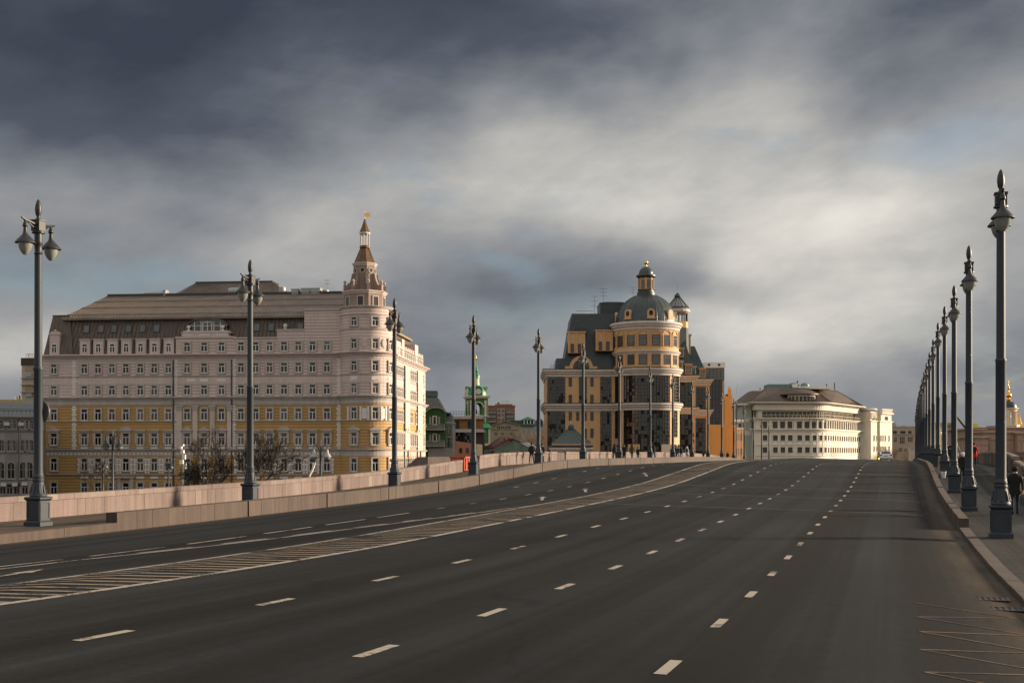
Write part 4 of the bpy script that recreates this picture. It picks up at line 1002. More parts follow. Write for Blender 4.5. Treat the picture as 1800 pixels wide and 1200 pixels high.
    for x_, y_, z0_, w_, h_ in ((8.9, 18.0, zc2t+.3, .9, 2.6), (11.0, 18.0, zc2t+.2, .7, 2.0), (13.6, 30.0, zc2t+.2, .8, 2.4), (15.9, 30.0, zc2t+.2, .7, 2.0), (9.4, 18.8, zc2t+4.0, .7, 1.8)):
        m = MB(); m.box(x_-w_, x_+w_, y_, y_+3, z0_, z0_+h_); m.box(x_-w_-.15, x_+w_+.15, y_-.2, y_+3, z0_+h_, z0_+h_+.3); q_ = part('dormer', m, STONE if h_ > 2.2 else YEL, t); window(q_, x_, y_, z0_+.3, 0, w_*1.3, h_-.6, MULL, None, 'trans', gl=glass('pale_glass', (.10,.10,.085), .08))
    m = MB(); m.box(10.9, 13.4, 31.5, 36, zB-2, Z(592,284)); m.box(10.7, 13.6, 31.3, 36.2, Z(592,284), Z(589,284)); part('chimney', m, YEL, t)
    m = MB(); m.box(9.6, 10.8, 22, 26, zA-.5, Z(583,275)); m.box(9.4, 11.0, 21.8, 26.2, Z(583,275), Z(580,275)); part('chimney', m, STONE, t)
    tx, ty = X(1191, 22), 22.0; Zt = lambda py: Z(py, 272)
    part('turret_base', MB().lathe(tx, ty, [(2.5, Zt(640)), (2.4, Zt(577))], 8), SLATE, t); part('turret_wall', MB().lathe(tx, ty, [(2.3, Zt(577)), (2.3, Zt(566))], 8), YEL, t)
    for k in range(10):
        a = 2*math.pi*k/10; m = MB(); m.tube([(tx+2.1*math.sin(a), ty-2.1*math.cos(a), Zt(566)), (tx+2.1*math.sin(a), ty-2.1*math.cos(a), Zt(552))], .18, 6); part('turret_column', m, SLATE, t)
    part('turret_cornice', MB().lathe(tx, ty, [(2.3, Zt(552)), (2.75, Zt(549)), (2.75, Zt(545)), (2.5, Zt(543))], 20), STONE, t)
    part('turret_ring', MB().lathe(tx, ty, [(2.6, Zt(545)), (2.65, Zt(543)), (2.4, Zt(540)), (2.3, Zt(540))], 20), SLATE, t)
    cg = part('turret_glass_roof', MB().lathe(tx, ty, [(2.45, Zt(541)), (.55, Zt(523))], 16), glass('roof_glass', (.16,.17,.18), .12), t)
    m = MB()
    for k in range(16): a = 2*math.pi*k/16; m.tube([(tx+2.5*math.sin(a), ty-2.5*math.cos(a), Zt(541)), (tx+.55*math.sin(a), ty-.55*math.cos(a), Zt(522.5))], .07, 4)
    part('roof_bars', m, SLATE, cg)
    part('turret_finial', MB().lathe(tx, ty, [(.6, Zt(523)), (.75, Zt(521)), (.6, Zt(518)), (.25, Zt(516)), (.06, Zt(514)), (.04, Zt(497)), (0, Zt(496.5))], 10), SLATE, t)
    return t
office()
def annexes():
    F = Fr(1258, 300); X = F.x; Z = F.z
    t = F.root('glass_block', 'dark glass block with white roof band behind the domed office')
    m = MB(); x0, x1 = X(1240), X(1273.5); m.box(x0, x1, .2, 20, 0, Z(646)); part('wall', m, YEL, t)
    m = MB(); m.box(x0-.2, x1+.2, 0, 20, Z(646), Z(636.5)); part('roof_band', m, WHITE, t)
    for px in (1246.5, 1264): m = MB(); m.lathe(0, 0, [(.32, 0), (.32, .05), (0, .05)], 12); o = ob('round_vent', m.mesh('round_vent', DARK), t, (X(px), -.01, Z(641))); o.rotation_euler = (R(90), 0, 0)
    curtain(t, lseg((x0+.1, .2), (X(1270), .2), 5), 2, Z(667), 16); curtain(t, lseg((x0+.1, .15), (x1, .15), 5), Z(667), Z(648), 4, gl=glass('pale_glass', (.10,.10,.085), .08))
    ORG = mat('orange_render', (.50, .275, .095), .75, var=.06, vs=.4, streak=.06)
    F = Fr(1260, 284); X = F.x; Z = F.z
    t = F.root('rendered_block', 'plain orange rendered block below the dark glass block')
    m = MB(); m.box(X(1244.5), X(1276), 0, 14, 0, Z(747)); part('wall', m, ORG, t); m = MB(); m.box(X(1244.5)-.05, X(1276)+.08, -.08, 14, Z(747), Z(746)); part('coping', m, STONE, t)
    F = Fr(1281, 306); X = F.x; Z = F.z
    t = F.root('stair_tower', 'narrow orange tower with a small pointed spike')
    m = MB(); m.box(X(1274), X(1287), 0, 10, 0, Z(696)); m.box(X(1282), X(1287)+.05, -.1, 10, 0, Z(696)+.05); part('wall', m, ORG, t)
    m = MB(); x = X(1283); m.frustum((x-.55, x+.55, .3, 1.4, Z(696)), (x-.4, x+.4, .45, 1.25, Z(684))); m.frustum((x-.4, x+.4, .45, 1.25, Z(684)), (x-.12, x+.12, .75, .95, Z(679))); part('spike', m, ORG, t)
    m = MB(); x = X(1278); m.box(x-.3, x+.3, .3, .8, Z(696), Z(692.5)); part('vent', m, DARK, t)
    F = Fr(1277, 312, R(-3)); X = F.x; Z = F.z
    t = F.root('townhouse', 'low orange house with white cornice and sunlit side windows')
    x0, x1 = X(1276.5), X(1294); m = MB(); m.box(x0, x1, 0, 16, 0, Z(750)); part('wall', m, ORG, t)
    m = MB(); m.sweep([(x0, 0), (x1, 0), (x1, 16)], cornice(Z(753), Z(747), .5)); part('cornice', m, STONE, t)
    m = MB(); m.frustum((x0-.3, x1+.5, -.4, 16.4, Z(747)+.1), (x0+2, x1-2, 5, 11, Z(740))); part('roof', m, SLATE, t)
    CRM = mat('cream_render', (.66,.52,.36))
    F2 = Fr(1294, 316); X2 = F2.x
    m = MB(); ox = F2.o.x-F.o.x
    m.box(x1+.1, X2(1304)+ox, 3, 14, 0, Z(754)); sd = part('side_wing', m, CRM, t)
    m = MB(); m.box(x1+.05, X2(1304)+ox+.25, 2.8, 14.2, Z(754), Z(750.5)); part('cornice', m, WHITE, t)
    for yb, yt in ((775, 761), (800, 787)):
        for k in range(4): window(sd, x1+.55+k*.42*1.0, 3, Z(yb), 0, .26, Z(yt)-Z(yb), WHITE, None, 'plain')
    m = MB(); m.tube([(X(1302)+0, 8, Z(706)),(X(1302.6), 8, Z(682)),(X(1303.8), 8, Z(672))], .06, 4); m.box(X(1301.4), X(1302.8), 7.8, 8.2, Z(754), Z(706)); part('mast', m, DARK, t)
    for px in (1294.5, 1303):
        F3 = Fr(px, 300); m = MB()
        t = F3.root('globe_lamp', 'cluster of white globe lamps beside the orange house, '+('left one' if px < 1300 else 'right one'), 'street lamp', 'globe lamps by the orange house')
        m.tube([(0,0,0),(0,0,F3.z(742))], .09, 6); part('pole', m, DARK, t)
        for sx in (-.4, .4): m = MB(); m.lathe(sx, 0, [(0, F3.z(743)), (.25, F3.z(741.5)), (.33, F3.z(740)), (.25, F3.z(738)), (0, F3.z(737))], 10); part('globe', m, WHITE, t, True)
annexes()

# ------------------------------------------------------------------ white building with the rounded corner
def white_building():
    F = Fr(1415, 365); t = F.root('corner_building', 'cream building with rounded corner, ribbon windows and brown hipped roof')
    X = F.x; Z = F.z
    CR = mat('cream_wall', (.66, .61, .53), .8, var=.07, vs=.4, streak=.08, dirt=.08); GRN = mat('greygreen_wall', (.33, .36, .33), .8, var=.07, vs=.4)
    WIN = glass('corner_glass', (.014, .013, .012), .08, .3, .6, .4); FRM = mat('window_frame_brown', (.10, .075, .05), .6)
    rc = 9.0; x1 = X(1416); xl = X(1327); turn = 58
    ar = arc(x1, rc, rc, 0, turn, 14); dx, dy = math.cos(R(turn)), math.sin(R(turn)); ex, ey = ar[-1]
    Ls = 34.0; end = (ex+dx*Ls, ey+dy*Ls)
    path = [(xl, 14), (xl, 0)] + ar + [end]
    Vp = [Vector(p) for p in path]; seg = [0]
    for i in range(1, len(Vp)): seg.append(seg[-1]+(Vp[i]-Vp[i-1]).length)
    s0 = seg[1]; 
    def pa(s):
        s += s0
        for i in range(1, len(Vp)):
            if s <= seg[i] or i == len(Vp)-1:
                d_ = (Vp[i]-Vp[i-1]).normalized(); p = Vp[i-1]+d_*(s-seg[i-1]); return p.x, p.y, math.atan2(d_.y, d_.x)
    total = seg[-1]-s0
    part('wall', MB().sweep(path, [(0, 0), (0, Z(753))]), CR, t)
    part('upper_wall', MB().sweep(path, [(-.4, Z(754)), (-.4, Z(735))]), CR, t)
    part('attic_wall', MB().sweep(path, [(-1.3, Z(736)), (-1.3, Z(721)), (-.2, Z(720)), (-.2, Z(711)), (-1.5, Z(710))]), CR, t)
    for a, b, o_ in ((759, 753, .8), (737.5, 734.5, .75), (783, 781.5, .2), (801.5, 800, .2)): part('belt_course', MB().sweep(path, cornice(Z(a), Z(b), o_)), CR, t)
    part('eave', MB().sweep(path, [(-.3, Z(710.5)), (1.3, Z(708.8)), (1.6, Z(707.8)), (1.6, Z(706.6)), (-2, Z(705))]), CR, t)
    m = MB()
    for k in range(60):
        x, y, a = pa(total*(k+.5)/60); m.rbox(x, y, a, -.06, .06, .15, .25, Z(718), Z(712.5))
    part('frieze_ribs', m, CR, t, kind='stuff')
    cols = [1344.5,1362.8,1376,1389,1405.7]; ss = [X(p)-xl for p in cols]+[X(1405.7)-xl+2.25*(i+1) for i in range(23)]
    ss = [s for s in ss if s < total-1]
    for i, s in enumerate(ss):
        x, y, a = pa(s)
        for yb, yt in ((774,764.5), (795.3,785.5)): window(t, x, y, Z(yb), a, 1.35, Z(yt)-Z(yb), FRM, CR, 'mull', .16, .16, gl=WIN)
        window(t, x, y, 4.0, a, 1.1, 3.0, FRM, CR, 'mull', .2, .14, gl=WIN)
        if i % 1 == 0:
            n_ = Vector((math.sin(a), -math.cos(a))); window(t, x-n_.x*.4, y-n_.y*.4, Z(752.3), a, 1.35, Z(740.5)-Z(752.3), FRM, None, 'mull', gl=WIN)
    m = MB()
    for i in range(len(ss)-1):
        s = (ss[i]+ss[i+1])/2; x, y, a = pa(s); m.rbox(x, y, a, -.28, .28, -.12, .1, Z(800), Z(760)); 
        m.rbox(x, y, a, -.22, .22, -.05, .45, Z(752.8), Z(738))
    part('pilasters', m, CR, t, kind='stuff')
    m = MB()
    for i, s in enumerate(ss): x, y, a = pa(s); m.rbox(x, y, a, -.5, .5, -.10, 0, Z(780.5), Z(777))
    part('relief_panels', m, WHITE, t, kind='stuff')
    n_ = 40; w_ = MB(); fr_ = MB()
    for k in range(n_):
        s = 3.0+(total-5)*k/n_; x, y, a = pa(s); wd = (total-5)/n_
        nn = Vector((math.sin(a), -math.cos(a))); x -= nn.x*1.3; y -= nn.y*1.3
        w_.rbox(x, y, a, -wd*.42, wd*.42, -.06, 0, Z(733), Z(722.5)); fr_.rbox(x, y, a, wd*.42, wd*.58, -.14, 0, Z(735), Z(721.5))
    wg = part('ribbon_window', w_, WIN, t, kind='stuff'); part('ribbon_mullions', fr_, mat('ochre_frame', (.30,.22,.10), .6), wg, kind='stuff')
    m = MB(); 
    rp = [pa(s) for s in np.linspace(0.3, total-.2, 50)]
    m.tube([(x+math.sin(a)*.55, y-math.cos(a)*.55, Z(734)+.85) for x, y, a in rp], .045, 4)
    for x, y, a in rp: m.tube([(x+math.sin(a)*.55, y-math.cos(a)*.55, Z(734.5)), (x+math.sin(a)*.55, y-math.cos(a)*.55, Z(734)+.85)], .03, 4)
    part('balcony_rail', m, CR, t, kind='stuff')
    # left recessed wing
    m = MB(); xw = X(1304, 5); m.box(xw, xl-.02, 5, 22, 0, Z(712, 370)); part('side_wing', m, GRN, t)
    m = MB(); m.box(xw-1.2, xl+.3, 3.6, 22, Z(712,370), Z(709,370)); part('side_wing_eave', m, CR, t)
    m = MB(); m.box(xw+.5, xl-.3, 4.92, 5, Z(741,370), Z(736,370)); m.box(xw+.5, xl-.3, 4.92, 5, Z(765,370), Z(757,370)); part('wing_band', m, CR, t)
    m = MB(); m.box(xw-.6, xw, 5.4, 7, Z(786,370), Z(744,370)); part('hoarding', m, DARK, t)
    # roof
    RB = mat('brown_metal_roof', (.098, .066, .050), .5, .15, var=.2, vs=.4, streak=.2)
    zE = Z(706.3); zR = Z(681, 376)
    x2, y2 = end
    e = [(xl-1.2, 12), (xl-1.2, -1.2), (x1+1.0, -1.3)] + [(x1+(rc+1.4)*math.sin(R(q)), rc-(rc+1.4)*math.cos(R(q))) for q in (20, 40, 58)] + [(x2+1.0, y2-.5), (x2-8, y2+8)]
    r_ = [(X(1349,10), 14), (X(1352,10), 11), (x1+.5, 11)] + [(x1+2.2, 12), (x1+4, 13), (x1+5, 15)] + [(X(1474,28), 30), (X(1470,28), 32)]
    m = MB(); vs = [(x, y, zE) for x, y in e]+[(x, y, zR) for x, y in r_]; n = len(e)
    m.add(vs, [(i, i+1, n+i+1, n+i) for i in range(n-1)]+[tuple(range(n, 2*n))]); rf = part('roof', m, RB, t)
    sm_ = MB()
    for i in range(1, n-1): seams(sm_, (*e[i], zE), (*e[i+1], zE), (*r_[i], zR), (*r_[i+1], zR), max(2, int((Vector(e[i+1])-Vector(e[i])).length/.75)), .06, .08)
    part('roof_seams', sm_, RB, rf, kind='stuff')
    m = MB(); m.frustum((xw-1.0, X(1352), 4, 20, Z(709,370)), (X(1321,11), X(1350,11), 10, 17, Z(687,376))); part('side_roof', m, RB, t)
    TEAL = mat('teal_plant', (.12, .19, .19), .6, .2, var=.15)
    m = MB(); m.box(X(1351,13), X(1393,13), 13, 20, zR-.3, Z(675,378)); part('roof_plant', m, TEAL, t)
    m = MB(); m.box(X(1393,12), X(1463,12), 12.2, 24, zR-.3, Z(679,378)); m.box(X(1393,12), X(1402,12), 12, 16, zR-.3, Z(675,378)); part('roof_plant', m, WHITE, t)
    for px, w in ((1397, 11), (1417, 8)):
        m = MB(); xx = X(px, 14); m.lathe(xx, 15.5, [(1.6, Z(679,378)), (1.6, Z(675,378)), (1.0, Z(672.5,378)), (.2, Z(671.5,378))], 14, sx=w/10); part('cooling_unit', m, TEAL, t, True)
    for px, pt in ((1402, 668), (1453, 674), (1467, 672), (1336, 681), (1400, 671)): m = MB(); x = X(px, 16); m.box(x-.12, x+.12, 15.9, 16.1, zR-.5, Z(pt, 380)); part('mast', m, DARK, t)
    # big eyebrow dormer
    xc_, w_ = X(1409), 4.6; m = MB(); m.lathe(xc_+.4, 4.2, [(4.7, Z(707)), (4.7, Z(694))], 20, R(-60), R(60)); dmm = part('curved_dormer', m, CR, t)
    m = MB()
    for q in range(-50, 51, 14): m.rbox(xc_+.4+4.72*math.sin(R(q)), 4.2-4.72*math.cos(R(q)), R(q), -.45, .45, -.05, .05, Z(706), Z(696))
    part('window_band', m, WIN, dmm)
    m = MB(); m.lathe(xc_+.4, 4.2, [(4.6, Z(694.5)), (5.7, Z(693)), (5.7, Z(691.5)), (4.0, Z(687)), (1.5, Z(683.5)), (0, Z(683))], 24); part('dormer_roof', m, RB, dmm, True)
    # far lit wing
    F2 = Fr(1531, 396, R(46)); X2 = F2.x; Z2 = lambda py: F2.z(py, 400); oy = 0.0
    xa_, xb_ = 0.0, X2(1568); m = MB(); m.box(xa_, xb_, oy, oy+9, 0, Z2(741)); wg = part('end_wing', m, CR, t); wg.location = (F2.o.x-F.o.x, F2.o.y-F.o.y, 0); wg.rotation_euler = (0, 0, R(46))
    m = MB(); m.box(xa_-.2, xb_+.3, oy-.3, oy+9.3, Z2(741), Z2(739.5)); m.box(X2(1550), xb_, oy+.2, oy+8, Z2(739.5), Z2(727)); m.box(X2(1549), xb_+.6, oy-.4, oy+8.4, Z2(727), Z2(725)); part('end_wing_top', m, CR, wg)
    m = MB(); nb = 9
    for k in range(nb): x = X2(1550)+(xb_-X2(1550))*(k+.5)/nb; m.box(x-.16, x+.16, oy-.2, oy+.1, Z2(725), Z2(719))
    m.box(X2(1550), xb_+.3, oy-.22, oy+.12, Z2(719), Z2(718)); part('balustrade', m, CR, wg)
    m = MB(); m.box(xa_, X2(1541), oy+.2, oy+8, Z2(739.5), Z2(724))
    for k in range(5): x = xa_+.3+k*.75; m.box(x-.14, x+.14, oy-.2, oy+.05, Z2(736), Z2(725))
    part('terrace', m, CR, wg)
    m = MB(); m.lathe(X2(1538), oy+3, [(1.9, Z2(740)), (1.9, Z2(722)), (3.3, Z2(721)), (3.5, Z2(719.5)), (3.2, Z2(718)), (0, Z2(717.6))], 16); part('rooftop_pavilion', m, CR, wg, True)
    for px in (1536.5, 1541, 1548.3, 1552, 1556.2, 1562.8):
        for yb, yt in ((775, 765), (793, 784)): window(wg, X2(px), oy, Z2(yb), 0, .62, Z2(yt)-Z2(yb), FRM, CR, 'plain', .12, .1, gl=WIN)
    for px in (1537, 1559): window(wg, X2(px), oy+(.2 if px > 1550 else 0), Z2(738), 0, 2.0, Z2(731)-Z2(738), FRM, None, 'tri', gl=WIN)
    m = MB(); x = X2(1544); m.tube([(x, oy-.3, 0), (x, oy-.3, Z2(720))], .25, 8); part('flue', m, mat('ochre_pipe', (.30,.26,.08), .6), wg)
white_building()

# ------------------------------------------------------------------ buildings left of and between the big ones
def grey_house():
    G = mat('grey_stone_house', (.20, .185, .175), .8, var=.12, vs=.5, streak=.18, dirt=.15); GR = mat('grey_metal_roof', (.13, .145, .16), .45, .3, var=.15, vs=.5)
    F = Fr(38, 172, R(19)); t = F.root('stone_house', 'grey stone house with round-arched windows at the left edge'); X = F.x; Z = F.z
    x0, x1 = X(-70), X(75); m = MB(); m.box(x0, x1, 0, 14, 0, Z(735)); part('wall', m, G, t)
    part('cornice', MB().sweep([(x0, 0), (x1, 0)], cornice(Z(737), Z(732), .5)), G, t)
    m = MB(); m.add([(x0,-.5,Z(732)),(x1,-.5,Z(732)),(x1,6,Z(706)),(x0,6,Z(706)),(x0,14,Z(732)),(x1,14,Z(732))],[(0,1,2,3),(3,2,5,4),(1,5,2)]); rf = part('roof', m, GR, t)
    sm_ = MB(); seams(sm_, (x0,-.5,Z(732)), (x1,-.5,Z(732)), (x0,6,Z(706)), (x1,6,Z(706)), 24, .05, .06); part('roof_seams', sm_, GR, rf, kind='stuff')
    m = MB(); m.tube([(x0,.6,Z(722)),(x1,.6,Z(722))], .04, 4); m.tube([(x0,.6,Z(719)),(x1,.6,Z(719))], .04, 4)
    for k in range(20): x = x0+(x1-x0)*k/19; m.tube([(x,.6,Z(728)),(x,.6,Z(719))], .03, 4)
    part('roof_rail', m, DARK, rf)
    part('belt_course', MB().sweep([(x0, 0), (x1, 0)], cornice(Z(759), Z(757), .15)), G, t); part('belt_course', MB().sweep([(x0, 0), (x1, 0)], cornice(Z(795), Z(793), .15)), G, t)
    def archw(px, yb, yt, w):
        z0, z1 = Z(yb), Z(yt); r_ = w/2; x = X(px); h = z1-z0-r_
        pts = [(-r_,0),(r_,0)]+[(r_*math.cos(R(q)), h+r_*math.sin(R(q))) for q in range(0, 181, 20)]
        m = MB()
        for k in range(2, len(pts)-1):
            a, b = pts[k], pts[k+1]; s_ = 1.35; m.prism([a, (a[0]*s_, h+(a[1]-h)*s_), (b[0]*s_, h+(b[1]-h)*s_), b], -.2, 0)
        m.box(-r_*1.35, -r_, -.16, 0, 0, h); m.box(r_, r_*1.35, -.16, 0, 0, h); m.box(-r_*1.5, r_*1.5, -.22, 0, -.2, 0); m.box(-.05, .05, -.06, -.02, 0, h+r_*.9); m.box(-r_, r_, -.06, -.02, h*.66, h*.66+.1)
        o = ob('arched_window', m.mesh('arched_window', G), t, (x, 0, z0))
        m = MB(); m.prism(pts, -.025, -.005); ob('pane', m.mesh('pane', GLASS), o)
    for px in (2, 17.5, 24.5, 40, 47.5, 55, 72): window(t, X(px), 0, Z(754), 0, .55, Z(738.5)-Z(754), G, G, 'cross', .12, .14)
    for px in (3, 17, 23.5, 40.5, 47.5, 54.5, 70): archw(px, 792, 773, .55)
    for px in (1.5, 19.5, 40.5, 51.5): archw(px, 840, 812, .85)
    for px in (5, 17, 30, 44): window(t, X(px), 0, Z(868), 0, .8, 1.4, G, G, 'cross', .12, .12)
    m = MB(); m.tube([(X(34), -.15, 0), (X(34), -.15, Z(735))], .10, 6); part('downpipe', m, DARK, t)
    for px, py in ((12, 745), (37, 745), (6, 851), (26, 851), (43, 850)): m = MB(); m.box(X(px)-.35, X(px)+.35, -.45, -.02, Z(py+3), Z(py-3)); part('air_conditioner', m, GREYU, t)
    F = Fr(55, 215); X = F.x; Z = F.z; B = mat('beige_render', (.42, .37, .31), .8, var=.1, vs=.5, streak=.15)
    t = F.root('apartment_tower', 'beige tower with dark top band rising behind the grey stone house')
    m = MB(); m.box(X(38), X(84), 0, 14, 0, Z(642)); part('wall', m, B, t); m = MB(); m.box(X(38)-.1, X(84), -.1, 14, Z(642), Z(629)); part('top_band', m, mat('brown_band', (.045,.032,.03), .6), t)
    for y in (664, 688.5, 675.5): m = MB(); m.box(X(37), X(84), -.4, 14, Z(y+1), Z(y)); part('cornice', m, B, t)
    for py in (648, 682): m = MB(); m.box(X(51)-.7, X(51)+.7, -.05, 0, Z(py+5), Z(py-5)); part('panel', m, mat('tan_panel', (.33,.24,.15), .8), t)
    for py in (659, 694): m = MB(); m.box(X(51)-.55, X(51)+.55, -.25, 0, Z(py+3), Z(py-3)); part('air_conditioner', m, GREYU, t)
    m = MB()
    for k in range(8): x = X(44)+k*.35; m.tube([(x, .5, Z(629)), (x+random.uniform(-.1,.1), .5, Z(629)+random.uniform(.4,1.0))], .06, 4)
    m.tube([(X(43), .5, Z(622)), (X(58), .5, Z(622))], .05, 4); part('antenna_cluster', m, mat('tan_metal', (.3,.26,.2), .6), t)
    F = Fr(20, 235); X = F.x; Z = F.z
    t = F.root('distant_block', 'low ochre block with white chimneys behind the grey roof'); m = MB(); m.box(X(-60), X(42), 0, 10, 0, Z(702)); part('wall', m, mat('ochre_far', (.38,.30,.18), .8), t)
    for px in (24, 29, 33): m = MB(); m.box(X(px)-.35, X(px)+.35, 1, 1.7, Z(702), Z(697-random.random()*4)); part('chimney', m, WHITE, t)
grey_house()

def green_house():
    GN = mat('green_wall', (.032, .088, .022), .8, var=.12, vs=.5); GY = mat('grey_trim', (.28, .265, .25), .8, var=.12, vs=.8, streak=.15)
    F = Fr(775, 236); t = F.root('art_nouveau_house', 'green house with grey balconies and a slate mansard beside the hotel'); X = F.x; Z = F.z
    x0, x1 = X(745), X(783); m = MB(); m.box(x0, x1, 0, 12, 0, Z(722)); part('wall', m, GN, t)
    m = MB(); m.frustum((x0, X(780), .6, 12, Z(722)), (x0, X(767), 2.6, 10, Z(697))); rf = part('mansard', m, SLATE, t)
    sm_ = MB(); seams(sm_, (x0,.6,Z(722)), (X(780),.6,Z(722)), (x0,2.6,Z(697)), (X(767),2.6,Z(697)), 13, .08, .12); part('roof_seams', sm_, GY, rf)
    m = MB(); m.box(x0, X(767.5), 2.4, 2.6, Z(697), Z(695.5)); m.box(x0, X(767.5), 2.4, 2.6, Z(687), Z(685.5))
    for k in range(14): x = x0+(X(767.5)-x0)*k/13; m.box(x-.08, x+.08, 2.45, 2.55, Z(695.5), Z(687))
    part('roof_balustrade', m, SLATE, t)
    xc = X(766); m = MB(); pr = [(xc+1.6*math.cos(R(q)), Z(724)+.75*math.sin(R(q))) for q in range(0, 181, 15)]; p2 = [(xc+1.95*math.cos(R(q)), Z(724)+1.05*math.sin(R(q))) for q in range(0, 181, 15)]
    for k in range(len(pr)-1): m.prism([pr[k], p2[k], p2[k+1], pr[k+1]], -.4, .3)
    part('gable_arch', m, GY, t); m = MB(); m.prism([(xc-1.6, Z(724.5))]+pr[::-1]+[(xc+1.6, Z(724.5))], -.05, .4); part('gable', m, GN, t)
    for yb, yt in ((746, 732), (775, 763), (806, 793)):
        window(t, xc-.2, 0, Z(yb), 0, .55, Z(yt)-Z(yb), GY, WHITE, 'trans', .14, .12)
        for s in (-1, 1): m = MB(); m.box(xc-.2+s*.85-.18, xc-.2+s*.85+.18, -.1, 0, Z(yb), Z(yt)); part('pilaster', m, GY, t)
    for yt, yb in ((745, 756), (774, 785)):
        m = MB(); m.box(X(750), X(782), -1.0, .0, Z(yb), Z(yb-3)); m.box(X(750), X(782), -1.0, -.85, Z(yt+1), Z(yt)); b_ = part('balcony', m, GY, t)
        m = MB()
        for k in range(16): x = X(750.5)+(X(781.5)-X(750.5))*k/15; m.lathe(x, -.92, [(.05, Z(yb-3)), (.09, Z(yb-4.5)), (.05, Z(yt+2.5)), (.06, Z(yt+1))], 6)
        part('balusters', m, GY, b_)
    # right wing of bays in grey and green
    m = MB(); m.box(X(783.2), X(796), .5, 11, 0, Z(742)); m.box(X(781), X(797), .2, 11, Z(744), Z(741)); w_ = part('bay_wing', m, GY, t)
    m = MB(); m.frustum((X(777), X(796), .6, 11, Z(741)), (X(777), X(792), 2.5, 10, Z(727))); part('bay_roof', m, SLATE, t)
    m = MB(); m.frustum((X(783), X(790), 2.0, 8, Z(727)), (X(783), X(790), 2.0, 8, Z(724))); part('roof_block', m, DARK, t)
    for py in (764, 785): 
        for px in (786, 791): window(w_, X(px), .5, Z(py), 0, .5, 1.6, GY, GN, 'trans', .18, .08)
    m = MB(); m.box(X(753), X(790), -.3, .0, 0, Z(787)); part('ground_floor', m, GY, t)
green_house()

def modern_house():
    F = Fr(822, 258); t = F.root('modern_house', 'terraced timber and terracotta house with dark glass beside the red container'); X = F.x; Z = F.z
    WOOD = mat('timber_cladding', (.26, .115, .035), .7, var=.2, vs=1.5, band=(0, .5, .06, .3)); TER = mat('terracotta_render', (.42, .18, .12), .8, var=.07, vs=.5); LG = mat('light_band', (.40, .37, .35), .7)
    m = MB(); m.box(X(789), X(847), 1, 14, Z(755), Z(735)); part('upper_wall', m, WOOD, t)
    m = MB(); m.box(X(788), X(849), .2, 14, Z(736), Z(731.5)); part('roof_slab', m, LG, t); m = MB(); m.box(X(796), X(851), -.6, 14, Z(759.5), Z(754)); part('balcony_slab', m, LG, t)
    for p0, p1 in ((799, 807), (822, 832)): m = MB(); m.box(X(p0), X(p1), .9, 1, Z(754), Z(740)); part('door', m, BLACK, t)
    curtain(t, lseg((X(796), .6), (X(829), .6), 8), Z(778), Z(759.5), 3, gl=glass('bronze_glass')); 
    m = MB(); m.box(X(829), X(848), .5, 12, Z(780), Z(759.5)); part('wall_panel', m, mat('dark_cladding', (.05,.025,.016), .6), t)
    m = MB(); m.box(X(795), X(850), .7, 12, 0, Z(759.5)); part('core_wall', m, mat('dark_cladding'  , (.05,.025,.016), .6), t)
    m = MB(); m.prism([(X(796), 0), (X(837), 0), (X(837), Z(780)), (X(796), Z(774))], -.4, .6); part('lower_wall', m, TER, t)
    m = MB(); m.prism([(X(837.2), 0), (X(848), 0), (X(848), Z(781)), (X(837.2), Z(780))], -.3, .65); part('side_wall', m, mat('cream_render', (.66,.52,.36)), t)
    for px in (810, 821.5): window(t, X(px), -.4, Z(795.5), 0, .6, Z(787)-Z(795.5), DARK, None, 'plain')
    m = MB()
    for zz_ in (Z(731.5)+.55, Z(731.5)+1.05): m.tube([(X(792), .5, zz_), (X(846), .5, zz_)], .03, 4)
    for k in range(12): x = X(792)+(X(846)-X(792))*k/11; m.tube([(x, .5, Z(731.5)), (x, .5, Z(731.5)+1.05)], .03, 4)
    part('roof_railing', m, DARK, t)
    m = MB()
    for k in range(10): x = X(803)+(X(848)-X(803))*k/9; m.tube([(x, -.5, Z(754)), (x, -.5, Z(749))], .03, 4)
    m.tube([(X(803), -.5, Z(749)), (X(848), -.5, Z(749))], .03, 4); part('balcony_railing', m, DARK, t)
modern_house()

